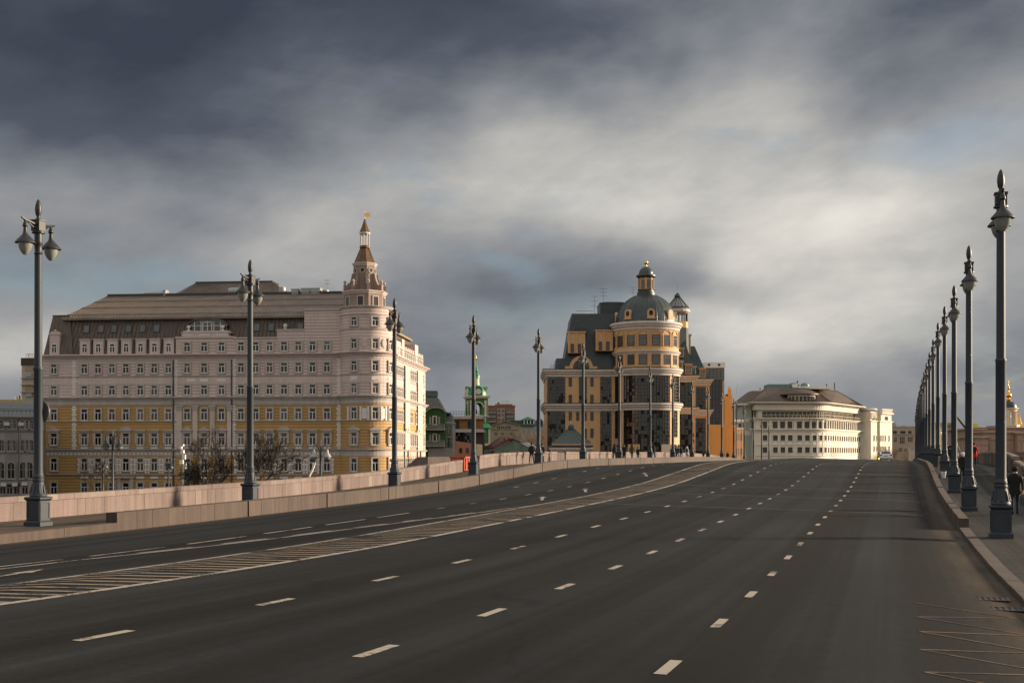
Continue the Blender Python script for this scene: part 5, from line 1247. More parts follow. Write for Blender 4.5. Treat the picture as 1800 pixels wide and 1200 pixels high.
def green_church():
    F = Fr(840.5, 330, R(12)); t = F.root('church_tower', 'bright green church bell tower with white trim and slender green spire'); X = F.x; Z = F.z
    GN = mat('church_green', (.05, .165, .05), .75, var=.08, vs=.6); GR = mat('church_green_roof', (.03, .20, .095), .45, .1, var=.15, vs=.6); WH = mat('church_trim', (.58, .52, .43), .75, var=.06)
    a = 2.55; sy = lambda z0, z1, w, m_: None
    m = MB(); m.box(-3.1, 3.1, -.6, 5.6, 0, Z(783)); part('lower_stage', m, GN, t); m = MB(); m.box(-3.4, 3.4, -.9, 5.9, Z(783), Z(779)); part('cornice', m, WH, t)
    m = MB(); m.frustum((-3.7, 3.7, -1.2, 6.2, Z(752)), (-2.7, 2.7, -.2, 5.2, Z(744))); part('skirt_roof', m, GR, t)
    m = MB(); m.box(-3.2, 3.2, -.7, 5.7, Z(779), Z(752)); part('middle_stage', m, GN, t)
    for x in (-2.9, -1.2, 1.2, 2.9):
        m = MB(); m.box(x-.25, x+.25, -.85, -.68, Z(779), Z(753)); part('pilaster', m, WH, t)
    m = MB(); m.box(-2.7, 2.7, -.2, 5.2, Z(744), Z(730)); part('plinth', m, GN, t); m = MB(); m.box(-2.85, 2.85, -.35, 5.35, Z(732), Z(730)); part('plinth_cornice', m, WH, t)
    for x in (-1.9, -.65, .65, 1.9): m = MB(); m.box(x-.12, x+.12, -.3, -.18, Z(743), Z(732)); part('pilaster', m, WH, t)
    # open belfry: four corner piers and arched heads
    zb, zt = Z(730), Z(700); zs = Z(716)
    for sx in (-1, 1):
        for sy_ in (0, 1):
            m = MB(); x = sx*1.95; y = 2.5+(-1.95 if sy_ == 0 else 1.95); m.box(x-.65, x+.65, y-.65, y+.65, zb, zt); p = part('pier', m, GN, t)
            m = MB(); m.box(x-.28, x+.28, y-.8, y-.64, zb, zt-.5); m.box(x+sx*.64, x+sx*.8, y-.28, y+.28, zb, zt-.5); m.box(x-.36, x+.36, y-.86, y-.64, zt-1.3, zt-.8); part('half_column', m, WH, p)
    arch_ = [(1.3*math.cos(R(q)), zs+1.3*math.sin(R(q))) for q in range(0, 181, 15)]
    for ang, nm in ((0, 'f'), (90, 'r'), (180, 'b'), (270, 'l')):
        m = MB(); m.prism([(1.3, zt), (1.3, zs)]+arch_[1:-1]+[(-1.3, zs), (-1.3, zt)], -2.55, -1.6); o = ob('arch_wall', m.mesh('arch_wall', GN), t, (0, 2.5, 0), R(ang))
        m = MB(); o_ = [(1.6*math.cos(R(q)), zs+1.6*math.sin(R(q))) for q in range(0, 181, 15)]
        for k in range(len(o_)-1): m.prism([arch_[k], o_[k], o_[k+1], arch_[k+1]], -2.68, -2.56)
        ob('archivolt', m.mesh('archivolt', WH), o)
    m = MB(); m.box(-1.3, 1.3, .1, 4.9, zb-.05, zb+.12); part('belfry_floor', m, WH, t)
    m = MB(); m.lathe(0, 2.5, [(.65, zs-1.6), (.6, zs-1.45), (.4, zs-1.0), (.3, zs-.5), (.1, zs-.35)], 12); m.tube([(0,2.5,zs-.4),(0,2.5,zt)], .05, 5); part('bell', m, DARK, t, True)
    m = MB(); m.box(-2.9, 2.9, -.4, 5.4, zt, zt+.35); m.box(-3.2, 3.2, -.7, 5.7, zt+.35, zt+.7); part('cornice', m, WH, t)
    zd = zt+.7; hd = Z(676)-zd
    prof = [(2.75, zd), (2.8, zd+hd*.2), (2.6, zd+hd*.45), (2.1, zd+hd*.7), (1.35, zd+hd*.9), (.95, zd+hd)]
    part('dome', MB().lathe(0, 2.5, prof, 16), GR, t, True)
    for k in range(4):
        m = MB(); m.box(-.95, .95, -.35, .6, 0, 1.9); m.prism([(-1.1,1.9),(1.1,1.9),(.7,2.4),(0,2.6),(-.7,2.4)], -.4, .6); l = ob('round_dormer', m.mesh('round_dormer', GN), t, (2.55*math.sin(R(90*k)), 2.5-2.55*math.cos(R(90*k)), zd), R(90*k))
        m = MB(); m.lathe(0, 0, [(.75,0),(.75,.08),(.5,.08)], 16); q = ob('ring', m.mesh('ring', WH), l, (0, -.36, 1.15)); q.rotation_euler = (R(90), 0, 0)
        m = MB(); m.lathe(0, 0, [(.5,.03),(.5,.05),(0,.05)], 14); q = ob('pane', m.mesh('pane', BLACK), l, (0, -.36, 1.15)); q.rotation_euler = (R(90), 0, 0)
        for s in (-1, 1): m = MB(); m.box(s*1.05-.12, s*1.05+.12, -.42, .2, 0, 1.95); ob('side_post', m.mesh('side_post', WH), l)
    zl = Z(676); part('lantern', MB().lathe(0, 2.5, [(.85, zl-.2), (.8, zl), (.72, Z(664)), (.95, Z(663)), (.95, Z(662))], 12), WH, t)
    part('cupola', MB().lathe(0, 2.5, [(.9, Z(662)), (.85, Z(658)), (.5, Z(655)), (.35, Z(653)), (.5, Z(651)), (.4, Z(649)), (.2, Z(646)), (.1, Z(638)), (.04, Z(631.5))], 12), GR, t, True)
    part('gilded_ball', MB().lathe(0, 2.5, [(.0, Z(632.2)), (.22, Z(631)), (.25, Z(630)), (.0, Z(628.3))], 10), GOLD, t, True); m = MB(); m.tube([(0,2.5,Z(629)),(0,2.5,Z(624))], .04, 4); m.tube([(-.3,2.5,Z(626)),(.3,2.5,Z(626))], .04, 4); part('cross', m, GOLD, t)
green_church()

def simple_block(name, label, px0, px1, ytop, Y, wallm, depth=14, ang=0.0, rows=(), roof=None, win=(.9, 1.4), group=None, frame=None):
    F = Fr((px0+px1)/2, Y, ang); t = F.root(name, label, 'building', group); X = F.x; Z = F.z; x0, x1 = X(px0), X(px1)
    m = MB(); m.box(x0, x1, 0, depth, 0, Z(ytop)); part('wall', m, wallm, t)
    for cols, yb in rows:
        for px in cols: window(t, X(px), 0, Z(yb), 0, win[0], win[1], frame or WHITE, None, 'mull')
    m = MB(); m.box(x0-.15, x1+.15, -.15, depth+.15, Z(ytop), Z(ytop)+.35); part('parapet', m, wallm, t)
    return t, X, Z, x0, x1
def far_left():
    BR = mat('brown_brick', (.22, .105, .065), .85, var=.1, vs=.3, dirt=.15)
    t, X, Z, x0, x1 = simple_block('apartment_block', 'brown brick apartment block with balconies on the skyline right of the green tower', 846, 905, 714, 430, BR, 14)
    for py in (723, 731, 739):
        for px in (877, 884): window(t, X(px), 0, Z(py+2.5), 0, 1.1, 1.5, WHITE, None, 'mull')
        for p0, p1 in ((858.5, 872), (890, 903)):
            m = MB(); m.box(X(p0), X(p1), -1.1, 0, Z(py+3), Z(py+.8)); m.box(X(p0), X(p1), -1.1, 0, Z(py-2.6), Z(py-3)); b_ = part('balcony', m, mat('balcony_grey', (.25,.22,.2), .8), t)
            m = MB(); m.box(X(p0)+.1, X(p1)-.1, -1.0, -.9, Z(py+.8), Z(py-2.6)); part('pane', m, glass('balcony_glass', (.05,.055,.06), .1), b_)
    m = MB(); m.box(X(870), X(901), 2, 10, Z(713), Z(709.5)); m.box(X(874), X(878), 3, 6, Z(709.5), Z(706)); part('roof_house', m, BR, t)
    for px in (883, 889, 893): antenna(t, X(px), 4, Z(709.5), 1.2, 2, .8)
    SH = mat('shabby_plaster', (.42, .33, .25), .85, var=.25, vs=.35, streak=.3, dirt=.3)
    F = Fr(887, 352); t = F.root('gabled_house', 'weathered cream house with gable and a row of small attic windows'); X = F.x; Z = F.z
    m = MB(); m.prism([(X(861), 0), (X(914), 0), (X(914), Z(747)), (X(888), Z(740)), (X(861), Z(750))], 0, 12); part('wall', m, SH, t)
    m = MB(); m.prism([(X(860), Z(750.3)), (X(888), Z(740)), (X(915), Z(747.3)), (X(915), Z(746.3)), (X(888), Z(739)), (X(860), Z(749.3))], -.5, 12.3); part('roof_edge', m, SH, t)
    m = MB(); m.box(X(861), X(914), -.2, 0, Z(754.5), Z(753.5)); part('belt_course', m, SH, t)
    for px in (875, 878.5, 882, 885.5, 889.3, 893, 896.5): window(t, X(px), 0, Z(753), 0, .35, .65, DARK, None, 'plain')
    for px in (872, 883, 899): window(t, X(px), 0, Z(764), 0, .75, .75, SH, None, 'cross')
    RR = mat('red_metal_roof', (.15, .035, .03), .55, .1, var=.2, vs=.6, streak=.25); MT = mat('mint_plaster', (.26, .34, .29), .85, var=.25, vs=.4, dirt=.4, streak=.3)
    F = Fr(903, 262, R(-4)); t = F.root('low_house', 'low mint green gable house with dark red metal roof and peeling plaster'); X = F.x; Z = F.z
    m = MB(); m.prism([(X(868), 0), (X(930), 0), (X(930), Z(786)), (X(903), Z(772)), (X(868), Z(790))], 0, 1); part('gable_wall', m, MT, t)
    zr, zl, zrr = Z(771), Z(790), Z(785)
    m = MB(); gx, lx = X(903), X(866); bx = X(872, 14)
    m.add([(lx,-.4,zl),(gx,-.4,zr),(bx+1.2,13,zr+.6),(X(849,13),13,zl+.2),(X(934),-.4,zrr),(X(928,13),13,zrr+.6)],[(0,1,2,3),(1,4,5,2)]); rf = part('roof', m, RR, t)
    sm_ = MB(); seams(sm_, (lx,-.4,zl), (X(849,13),13,zl+.2), (gx,-.4,zr), (bx+1.2,13,zr+.6), 14, .06, .08); part('roof_seams', sm_, RR, rf)
    m = MB(); m.box(X(845,12), X(868,0), 1.2, 12, 0, Z(791)); part('side_wall', m, MT, t)
    for k in range(4): m = MB(); x = X(880)+k*.95; m.box(x-.3, x+.3, 4, 4.6, Z(775), Z(766-k%2)); part('chimney', m, mat('chimney_brick', (.34,.26,.21), .85), t)
    F = Fr(935, 300); t = F.root('grey_roof_house', 'low house with pale grey metal roof behind the walking couple'); X = F.x; Z = F.z
    m = MB(); m.box(X(914), X(958), 0, 10, 0, Z(790)); part('wall', m, SH, t)
    m = MB(); m.add([(X(905),-.4,Z(795)),(X(962),-.4,Z(795)),(X(930),6,Z(777)),(X(910),6,Z(777)),(X(905),12,Z(795)),(X(962),12,Z(795))],[(0,1,2,3),(3,2,5,4),(1,5,2),(0,3,4)]); part('roof', m, mat('pale_metal_roof', (.38,.36,.34), .5, .3, var=.15), t)
    TG = mat('dark_green_roof', (.02, .075, .055), .5, .1, var=.15)
    F = Fr(925, 400); t = F.root('pavilion_house', 'house with dark green hipped roof on the skyline left of the domed office'); X = F.x; Z = F.z
    m = MB(); m.box(X(896), X(938), 0, 10, 0, Z(744)); part('wall', m, mat('grey_beige', (.30,.27,.24), .8), t)
    m = MB(); x0, x1 = X(915), X(941); m.frustum((x0, x1, -.5, 10, Z(738)), (X(927), X(929), 4.5, 5.5, Z(731.5))); m.box(X(895), X(917), -.5, 9, Z(745), Z(738.5)); m.box(x0, x1, -.55, 10, Z(749), Z(745.5)); part('roof', m, TG, t)
    m = MB(); 
    for k in range(5): x = x0+(x1-x0)*(k+.1)/4.6; m.box(x-.12, x+.12, -.3, -.05, Z(745), Z(738))
    part('veranda_post', m, WHITE, t); m = MB(); m.box(x0+.3, x1-.3, -.05, .1, Z(744.5), Z(738)); part('veranda_glass', m, GLASS, t)
    simple_block('distant_block', 'plain bluish block far behind the bare trees left of the office', 938, 962, 741, 520, mat('bluegrey_far', (.22,.26,.30), .8), 10)
    # kiosk with green pyramid roof in front of the office
    F = Fr(1005, 205); t = F.root('kiosk', 'stone pavilion with green pyramid roof in front of the domed office'); X = F.x; Z = F.z
    x0, x1 = X(970), X(1041); m = MB(); m.box(x0+.2, x1-.2, 0, 6.4, 0, Z(786)); part('wall', m, STONE, t)
    part('cornice', MB().sweep([(x0+.2, 6.4), (x0+.2, 0), (x1-.2, 0), (x1-.2, 6.4)], cornice(Z(795), Z(787), .5)), STONE, t)
    m = MB(); m.box(x0-.1, x1+.1, -.3, 6.7, Z(786), Z(782)); part('eave', m, SLATE, t); m = MB(); m.box(X(972), X(1038), -.1, 6.4, Z(782), Z(778.5)); part('frieze', m, YEL, t)
    KR = mat('kiosk_roof', (.055, .085, .085), .5, .2, var=.15, streak=.2); m = MB(); m.frustum((X(971), X(1039), -.2, 6.6, Z(778.5)), (X(1001), X(1009.5), 2.8, 3.6, Z(752))); rf = part('roof', m, KR, t)
    sm_ = MB(); seams(sm_, (X(971), -.2, Z(778.5)), (X(1039), -.2, Z(778.5)), (X(1001), 2.8, Z(752)), (X(1009.5), 2.8, Z(752)), 8, .06, .06); part('roof_seams', sm_, KR, rf)
    m = MB(); m.box(X(1000.5), X(1010), 2.6, 3.8, Z(752), Z(747.5)); m.frustum((X(1000), X(1010.5), 2.5, 3.9, Z(747.5)), (X(1005)-.05, X(1005)+.05, 3.15, 3.25, Z(743))); m.tube([(X(1005), 3.2, Z(743)), (X(1005), 3.2, Z(737))], .03, 4); part('cap', m, KR, rf)
far_left()

# ------------------------------------------------------------------ right-hand side and far end
def right_side():
    GRW = mat('pavilion_granite', (.36, .25, .20), .8, var=.14, vs=1.2, streak=.2, dirt=.15)
    F = Fr(1713, 150); t = F.root('granite_abutment', 'stepped pink granite abutment with cornices beyond the right parapet', 'abutment'); X = F.x; Z = F.z
    tiers = [(1713, 1737, 767.5, 0.0, 6), (1737.3, 1790, 758, 1.2, 9), (1790.3, 1850, 760, .3, 9), (1733, 1765, 751.5, 6, 9), (1766, 1860, 748, 7.5, 12)]
    for p0, p1, yt, dy, dep in tiers:
        m = MB(); m.box(X(p0), X(p1), dy, dy+dep, 0, Z(yt+4)); w_ = part('wall', m, GRW, t)
        part('cornice', MB().sweep([(X(p0), dy+dep), (X(p0), dy), (X(p1), dy), (X(p1), dy+dep)], cornice(Z(yt+4.5), Z(yt), .3)), GRW, w_)
        part('string_course', MB().sweep([(X(p0), dy), (X(p1), dy)], cornice(Z(yt+16), Z(yt+14.5), .1)), GRW, w_)
        x = X(p0)+.02; r = 0
        sb = MB(); sb.box(.01, .99, -.035, 0, .01, .97); sbm = _wc.setdefault('blk', sb.mesh('stone_block', GRW))
        zz_ = Z(yt+5.0)-.62
        while zz_ > EYE-1.5:
            x = X(p0)+.03; r += 1; w0 = 1.2
            while x < X(p1)-.1:
                w = min(w0*(.6 if (r % 2 and x < X(p0)+.1) else 1), X(p1)-.03-x); o = ob('stone_block', sbm, w_, (x, dy, zz_), 0, (w, 1, .6)); x += w
            zz_ -= .62
    for px in (1742, 1747, 1792, 1797): m = MB(); m.box(X(px)-.2, X(px)+.2, -.1+1.2*(px < 1790), .35+1.0*(px < 1790), Z(796), Z(778)); part('bracket', m, GRW, t)
    F = Fr(1770, 104); t = F.root('stair_wall', 'low pink granite walls of the stair outside the right parapet', 'wall'); X = F.x; Z = F.z
    for k, (p0, p1, yt, dy) in enumerate(((1738, 1850, 793, 6.0), (1742, 1850, 800, 2.5))):
        xx = X(p0, dy)
        while xx < X(p1, dy)-.2:
            w = min(random.uniform(1.1, 1.7), X(p1, dy)-xx); m = MB(); m.box(xx, xx+w-.015, dy, dy+.4, 0, Z(yt+3)-.005); part('slab', m, random.choice([REDG, PINKG]), t); m = MB(); m.box(xx, xx+w-.01, dy-.06, dy+.46, Z(yt+3), Z(yt)); part('coping_stone', m, PINKG, t); xx += w
    # church with golden cupola
    F = Fr(1779, 290); t = F.root('church_tower', 'cream church bell tower with dark dome and golden onion on the right'); X = F.x; Z = F.z
    CRM = mat('church_cream', (.62, .50, .34), .75, var=.07); DKD = mat('church_dark_dome', (.03, .04, .045), .45, .2)
    part('lower_stage', MB().lathe(0, 2, [(2.4, 0), (2.4, Z(753))], 8, R(22.5), R(382.5)), CRM, t)
    part('cornice', MB().lathe(0, 2, lathe_cornice(2.2, Z(754), Z(746), .35), 8, R(22.5), R(382.5)), CRM, t)
    zb, zs, zt = Z(746), Z(733), Z(717)
    for k in range(8):
        a = R(45*k+22.5); m = MB(); m.box(-.36, .36, -.3, .35, zb, zt-.6); p = ob('pier', m.mesh('pier', CRM), t, (1.75*math.sin(a), 2-1.75*math.cos(a), 0), a)
        m = MB(); m.tube([(0, -.38, zb), (0, -.38, zt-.7)], .14, 7); ob('half_column', m.mesh('half_column', CRM), p)
        a = R(45*k); m = MB(); ap = [(.55*math.cos(R(q)), zs+.9+.55*math.sin(R(q))) for q in range(0, 181, 20)]
        m.prism([(.62, zt-.6), (.62, zs+.9)]+ap+[(-.62, zs+.9), (-.62, zt-.6)], -.2, .2); ob('arch_wall', m.mesh('arch_wall', CRM), t, (1.62*math.sin(a), 2-1.62*math.cos(a), 0), a)
    m = MB(); m.lathe(0, 2, [(.6, zs), (.55, zs+.2), (.35, zs+.7), (.15, zs+1.0), (.05, zs+1.05)], 10); m.tube([(0,2,zs+1),(0,2,zt)], .04, 4); part('bell', m, DARK, t, True)
    part('cornice', MB().lathe(0, 2, [(1.9, zt-.6), (1.95, zt-.3), (2.25, zt-.1), (2.25, zt+.05), (1.8, zt+.1)], 24), CRM, t)
    part('dome', MB().lathe(0, 2, [(1.85*math.cos(R(q)), zt+.1+1.75*math.sin(R(q))) for q in range(0, 80, 8)]+[(.35, zt+1.85)], 24), DKD, t, True)
    zg = zt+1.8; s_ = (Z(676)-zg)
    part('onion', MB().lathe(0, 2, [(.55, zg), (.6, zg+s_*.06), (.35, zg+s_*.14), (.35, zg+s_*.2), (.62, zg+s_*.28), (.68, zg+s_*.36), (.5, zg+s_*.46), (.22, zg+s_*.56), (.12, zg+s_*.66), (.1, zg+s_*.74), (.24, zg+s_*.8), (.22, zg+s_*.88), (.06, zg+s_*.95), (.04, zg+s_)], 16), GOLD, t, True)
    m = MB(); m.tube([(0, 2, Z(676)), (0, 2, Z(668))], .05, 4); m.tube([(-.35, 2, Z(671.5)), (.35, 2, Z(671.5))], .05, 4); part('cross', m, GOLD, t)
    F = Fr(1797, 420); t = F.root('spire_tower', 'small distant tower with spire at the right edge'); Z = F.z
    part('wall', MB().lathe(0, 2, [(1.4, 0), (1.4, Z(748))], 8), CRM, t); part('spire', MB().lathe(0, 2, [(1.6, Z(748)), (.9, Z(745)), (.7, Z(741)), (.5, Z(739)), (.08, Z(730)), (.03, Z(724))], 8), GOLD, t)
    # crane truck arm
    F = Fr(1752, 160); t = F.root('mobile_crane', 'thin crane boom leaning over the granite abutment', 'crane'); X = F.x; Z = F.z
    m = MB(); m.tube([(X(1760), 12, 0), (X(1758), 12, Z(748))], .25, 6); part('mast', m, DARK, t)
    m = MB(); m.tube([(X(1758), 12, Z(748)), (X(1734), 12, Z(718.5)), (X(1731.5), 12, Z(717))], [.22, .14, .12], 6); m.box(X(1729.5), X(1735), 11.85, 12.15, Z(718.4), Z(716.6)); part('boom', m, DARK, t)
    m = MB(); m.tube([(X(1730), 12, Z(718)), (X(1730), 12, Z(752))], .02, 3); m.tube([(X(1733), 12, Z(718)), (X(1733), 12, Z(740))], .02, 3); part('cable', m, DARK, t)
    m = MB(); m.box(X(1745), X(1751), 6.2, 8, Z(751.6), Z(749)); m.box(X(1747.5), X(1751), 6.2, 7.5, Z(749), Z(742)); m.box(X(1748), X(1750), 6.3, 6.8, Z(760), Z(751)); part('bucket', m, mat('hivis', (.55,.5,.02), .6), t)
    m = MB(); m.box(X(1768), X(1783), 7.4, 9.4, Z(752), Z(749)); m.box(X(1771), X(1780), 7.6, 9.2, Z(749), Z(746.5)); 
    o = tag(part('parked_car', m, BLACK), 'small dark car parked on top of the granite abutment', 'car'); o.location = (F.o.x, F.o.y-8+6, 0)
    # skyline between the lamps
    BG = mat('beige_far', (.34, .27, .21), .85, var=.1, vs=.2); BG2 = mat('pinkbeige_far', (.36, .26, .20), .85, var=.1, vs=.2)
    t, X, Z, x0, x1 = simple_block('flat_roof_block', 'flat-roofed beige block at the end of the road behind the white car', 1566, 1612, 751, 470, BG, 20)
    for p0, p1 in ((1569.5, 1576.5), (1582.5, 1591.5), (1596.5, 1602)): m = MB(); m.box(X(p0), X(p1), -.08, .0, Z(762), Z(757)); part('window', m, GLASS, t)
    m = MB(); m.box(x0, x1, -.35, 0, Z(763.5), Z(762)); part('belt_course', m, BG, t)
    for p0, p1, a, b in ((1571.5, 1576.5, 776, 768), (1582, 1590, 779, 767.5), (1596, 1604, 776, 768), (1580, 1586, 793, 787), (1590, 1594, 793, 788)):
        m = MB(); m.box(X(p0), X(p1), -.08, 0, Z(a), Z(b)); w_ = part('window', m, GLASS, t); m = MB()
        for k in (1, 2): x = X(p0)+(X(p1)-X(p0))*k/3; m.box(x-.08, x+.08, -.14, -.08, Z(a), Z(b))
        m.box(X(p0), X(p1), -.14, -.09, (Z(a)+Z(b))/2-.07, (Z(a)+Z(b))/2+.07); part('glazing_bar', m, BG2, w_)
    for px, w in ((1577.5, 1.0), (1571, 3), (1588, 4), (1600, 5)): m = MB(); m.box(X(px)-w/2, X(px)+w/2, 3, 6, Z(751), Z(742.5 if px == 1577.5 else 748.4)); part('roof_plant', m, GREYU, t)
    simple_block('distant_block', 'tall beige block with dark windows far behind the right lamps', 1641, 1673, 744, 560, BG, 14, 0, [((1665.5, 1669.5), 752), ((1665.5, 1669.5), 759)], None, (1.0, 1.6), None, BG)
    simple_block('distant_block', 'low yellow building with sunlit base far behind the right lamps', 1646, 1668, 775, 430, mat('yellow_far', (.55,.38,.17), .8), 10)
    simple_block('distant_block', 'pale plain block on the skyline left of the crane boom', 1720, 1736, 753, 520, mat('palegrey_far', (.42,.40,.38), .8), 10)
    simple_block('distant_block', 'narrow tan building with blue roof on the skyline near the crane', 1708, 1722, 758, 500, BG2, 10)
    simple_block('distant_block', 'low ochre wall and roofs at the far end of the right pavement', 1674, 1694, 776, 400, mat('yellow_far'), 10)
    simple_block('distant_block', 'pinkish building at the far end between right lamps and hedge', 1610, 1640, 768, 520, BG2, 10, 0, [((1615, 1623, 1631), 780)], None, (1.4, 1.8), None, BG)
    # gold-domed chapel seen between the lamps
    F = Fr(1661, 380); t = F.root('chapel', 'small chapel with pale dome and golden onion seen between the right lamps'); X = F.x; Z = F.z
    m = MB(); m.box(-1.6, 2.6, 0, 5, 0, Z(775)); part('wall', m, CRM, t)
    part('dome', MB().lathe(X(1667), 2.5, [(1.5*math.cos(R(q)), Z(773)+2.6*math.sin(R(q))) for q in range(0, 91, 10)], 16), mat('pale_dome', (.46,.45,.40), .5), t, True)
    part('drum', MB().lathe(X(1654), 2, [(.9, Z(775)), (.9, Z(755))], 10), CRM, t)
    part('onion', MB().lathe(X(1654), 2, [(.45, Z(755)), (.62, Z(752)), (.35, Z(749.5)), (.2, Z(748)), (.36, Z(745)), (.3, Z(743)), (.08, Z(741)), (.03, Z(739))], 12), GOLD, t, True)
    # dark pylon at the end of the right lamp row
    F = Fr(1603, 245); t = F.root('bridge_pylon', 'grey stone pylon at the far end of the right barrier', 'pylon'); X = F.x; Z = F.z
    m = MB(); m.frustum((X(1600.5), X(1609), 0, 1.6, 0), (X(1601.5), X(1609), .1, 1.5, Z(788))); m.box(X(1601), X(1609.5), -.05, 1.6, Z(788), Z(786.5)); part('shaft', m, STONE, t)
right_side()

# ------------------------------------------------------------------ trees and small street things on the left bank
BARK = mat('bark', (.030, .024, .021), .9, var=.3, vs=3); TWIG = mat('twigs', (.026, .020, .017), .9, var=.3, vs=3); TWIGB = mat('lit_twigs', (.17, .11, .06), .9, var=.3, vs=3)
def bare_tree(name, label, loc, H, spread, seed, trunk_r=.22, forks=3, low=.25, levels=5, bark=None, twig=None, group=None):
    rnd = random.Random(seed); t = thing(name, label, 'tree', loc, 0, group); tr = MB(); tw = MB()
    def grow(p, d, L, r, lv):
        n = 3; pts = [p]; rr = [r]; q = d.normalized()
        for i in range(n):
            q = (q+Vector((rnd.uniform(-.16,.16), rnd.uniform(-.16,.16), rnd.uniform(-.04,.14)))).normalized(); pts.append(pts[-1]+q*L/n); rr.append(max(.02, r*(1-.38*(i+1)/n)))
        (tr if lv < 2 else tw).tube(pts, rr, 6 if lv < 2 else (4 if lv < 4 else 3), cap=False)
        if lv >= levels: return
        k = 3 if lv < 2 else rnd.choice((3, 4))
        for j in range(k):
            i = rnd.choice((2, 3, 3)) if lv else 3
            az = rnd.uniform(0, 6.283); tilt = rnd.uniform(.35, .85)*(spread if lv == 0 else 1)
            a = q.cross(Vector((0, 0, 1))); a = a.normalized() if a.length > .1 else Vector((1, 0, 0)); b = q.cross(a)
            nd = q*math.cos(tilt)+(a*math.cos(az)+b*math.sin(az))*math.sin(tilt); nd.z += .12
            grow(pts[i], nd, L*rnd.uniform(.62, .86), rr[i]*.66, lv+1)
    grow(Vector((0,0,-.1)), Vector((0,0,1)), H*low, trunk_r, 0)
    part('trunk', tr, bark or BARK, t, True); part('crown', tw, twig or TWIG, t); return t
def gp(px, Y): p = at(px, 0, Y); return (p.x, p.y, 0)
bare_tree('bare_tree', 'wide bare tree in front of the hotel beside the second lamp', gp(422, 118), 9.2, 1.7, 11, .34, low=.36, levels=6)
bare_tree('bare_tree', 'bushy bare tree before the hotel centre, just left of the wide one', gp(384, 119), 9.0, 1.6, 5, .22, low=.35, levels=6)
bare_tree('bare_tree', 'young bare tree before the hotel near the first embankment lamp', gp(178, 150), 6.8, .8, 8, .10, low=.40, levels=4)
for i, (px, Y, H) in enumerate(((922, 330, 17), (936, 345, 19), (950, 325, 18), (915, 300, 12))):
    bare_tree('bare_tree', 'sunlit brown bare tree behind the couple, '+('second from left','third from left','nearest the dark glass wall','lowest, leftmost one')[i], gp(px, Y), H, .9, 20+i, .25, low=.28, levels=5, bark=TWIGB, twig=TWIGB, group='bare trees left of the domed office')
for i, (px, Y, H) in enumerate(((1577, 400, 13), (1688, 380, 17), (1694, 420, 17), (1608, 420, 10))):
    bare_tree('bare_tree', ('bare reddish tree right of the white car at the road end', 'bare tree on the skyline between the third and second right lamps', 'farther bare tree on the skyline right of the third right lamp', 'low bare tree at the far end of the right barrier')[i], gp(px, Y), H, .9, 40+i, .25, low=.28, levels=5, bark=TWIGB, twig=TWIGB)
def bank_lamp(px, Y, ytop, label, arm=.62, lant=True):
    o = gp(px, Y); zt = EYE+(HY-ytop)*Y/FP; t = thing('embankment_lamp', label, 'street lamp', o, 0, 'lamps on the embankment')
    m = MB(); m.lathe(0, 0, [(.22, 0), (.22, .8), (.14, 1.0), (.10, zt-1.6), (.13, zt-1.5), (.09, zt-1.2), (.04, zt)], 10); part('pole', m, DARK, t, True)
    for s in (-1, 1):
        m = MB(); m.tube([(0,0,zt-1.5),(s*arm*.45,0,zt-.75),(s*arm*.8,0,zt-.5),(s*arm*1.1,0,zt-.65),(s*arm*1.12,0,zt-1.0)], .05, 6); part('arm', m, DARK, t, True)
        x = s*arm*1.12
        if lant:
            m = MB(); m.lathe(x, 0, [(.05, zt-1.0), (.12, zt-1.15), (.14, zt-1.4), (.38, zt-1.7), (.42, zt-1.8), (.35, zt-1.8)], 14); l = part('lantern', m, GREYU if px > 400 else LAMPD, t, True)
            m = MB(); m.lathe(x, 0, [(.34, zt-1.8), (.3, zt-2.0), (.15, zt-2.12), (0, zt-2.15)], 12); part('bowl', m, BOWL, l, True)
        else: m = MB(); m.lathe(x, 0, [(.0, zt-1.25), (.16, zt-1.2), (.18, zt-1.05), (.0, zt-.95)], 8); part('lantern', m, GREYU, t, True)
bank_lamp(198, 128, 754, 'dark twin lamp before the hotel entrance, in front of its left half')
bank_lamp(563.5, 128, 772, 'pale twin pendant lamp before the hotel near the round corner')
bank_lamp(181, 160, 805, 'short pale twin lamp left of the dark twin lamp', .4, False)
bank_lamp(296, 160, 806, 'short pale twin lamp before the hotel centre', .4, False)
t = thing('camera_mast', 'white cluster of cameras and lights on a mast before the hotel centre', 'mast', gp(321, 125)); zt = EYE+(HY-790)*125/FP
m = MB(); m.tube([(0,0,0),(0,0,zt)], .07, 6); part('mast', m, GREYU, t)
for dx, dz, w, h in ((0,.1,.3,.35),(.15,-.45,.3,.45),(-.1,-.95,.35,.4),(.22,-1.4,.28,.6),(-.15,.5,.2,.3),(.05,.75,.15,.2)): m = MB(); m.box(dx-w/2, dx+w/2, -.2, .15, zt+dz-h/2-.3, zt+dz+h/2-.3); part('camera_box', m, WHITE, t)
t = thing('sculptural_mast', 'short white bent post behind the parapet below the round corner', 'post', gp(549, 118)); zt = EYE+(HY-813)*118/FP
m = MB(); m.tube([(-.25,0,0),(-.25,0,zt-1.2),(-.1,0,zt-.9),(.1,0,zt-.5),(.22,0,zt-.05)], [.09,.09,.11,.11,.07], 7); part('post', m, WHITE, t, True); m = MB(); m.box(.05,.3,-.08,.08,zt-.2,zt); part('head', m, WHITE, t)

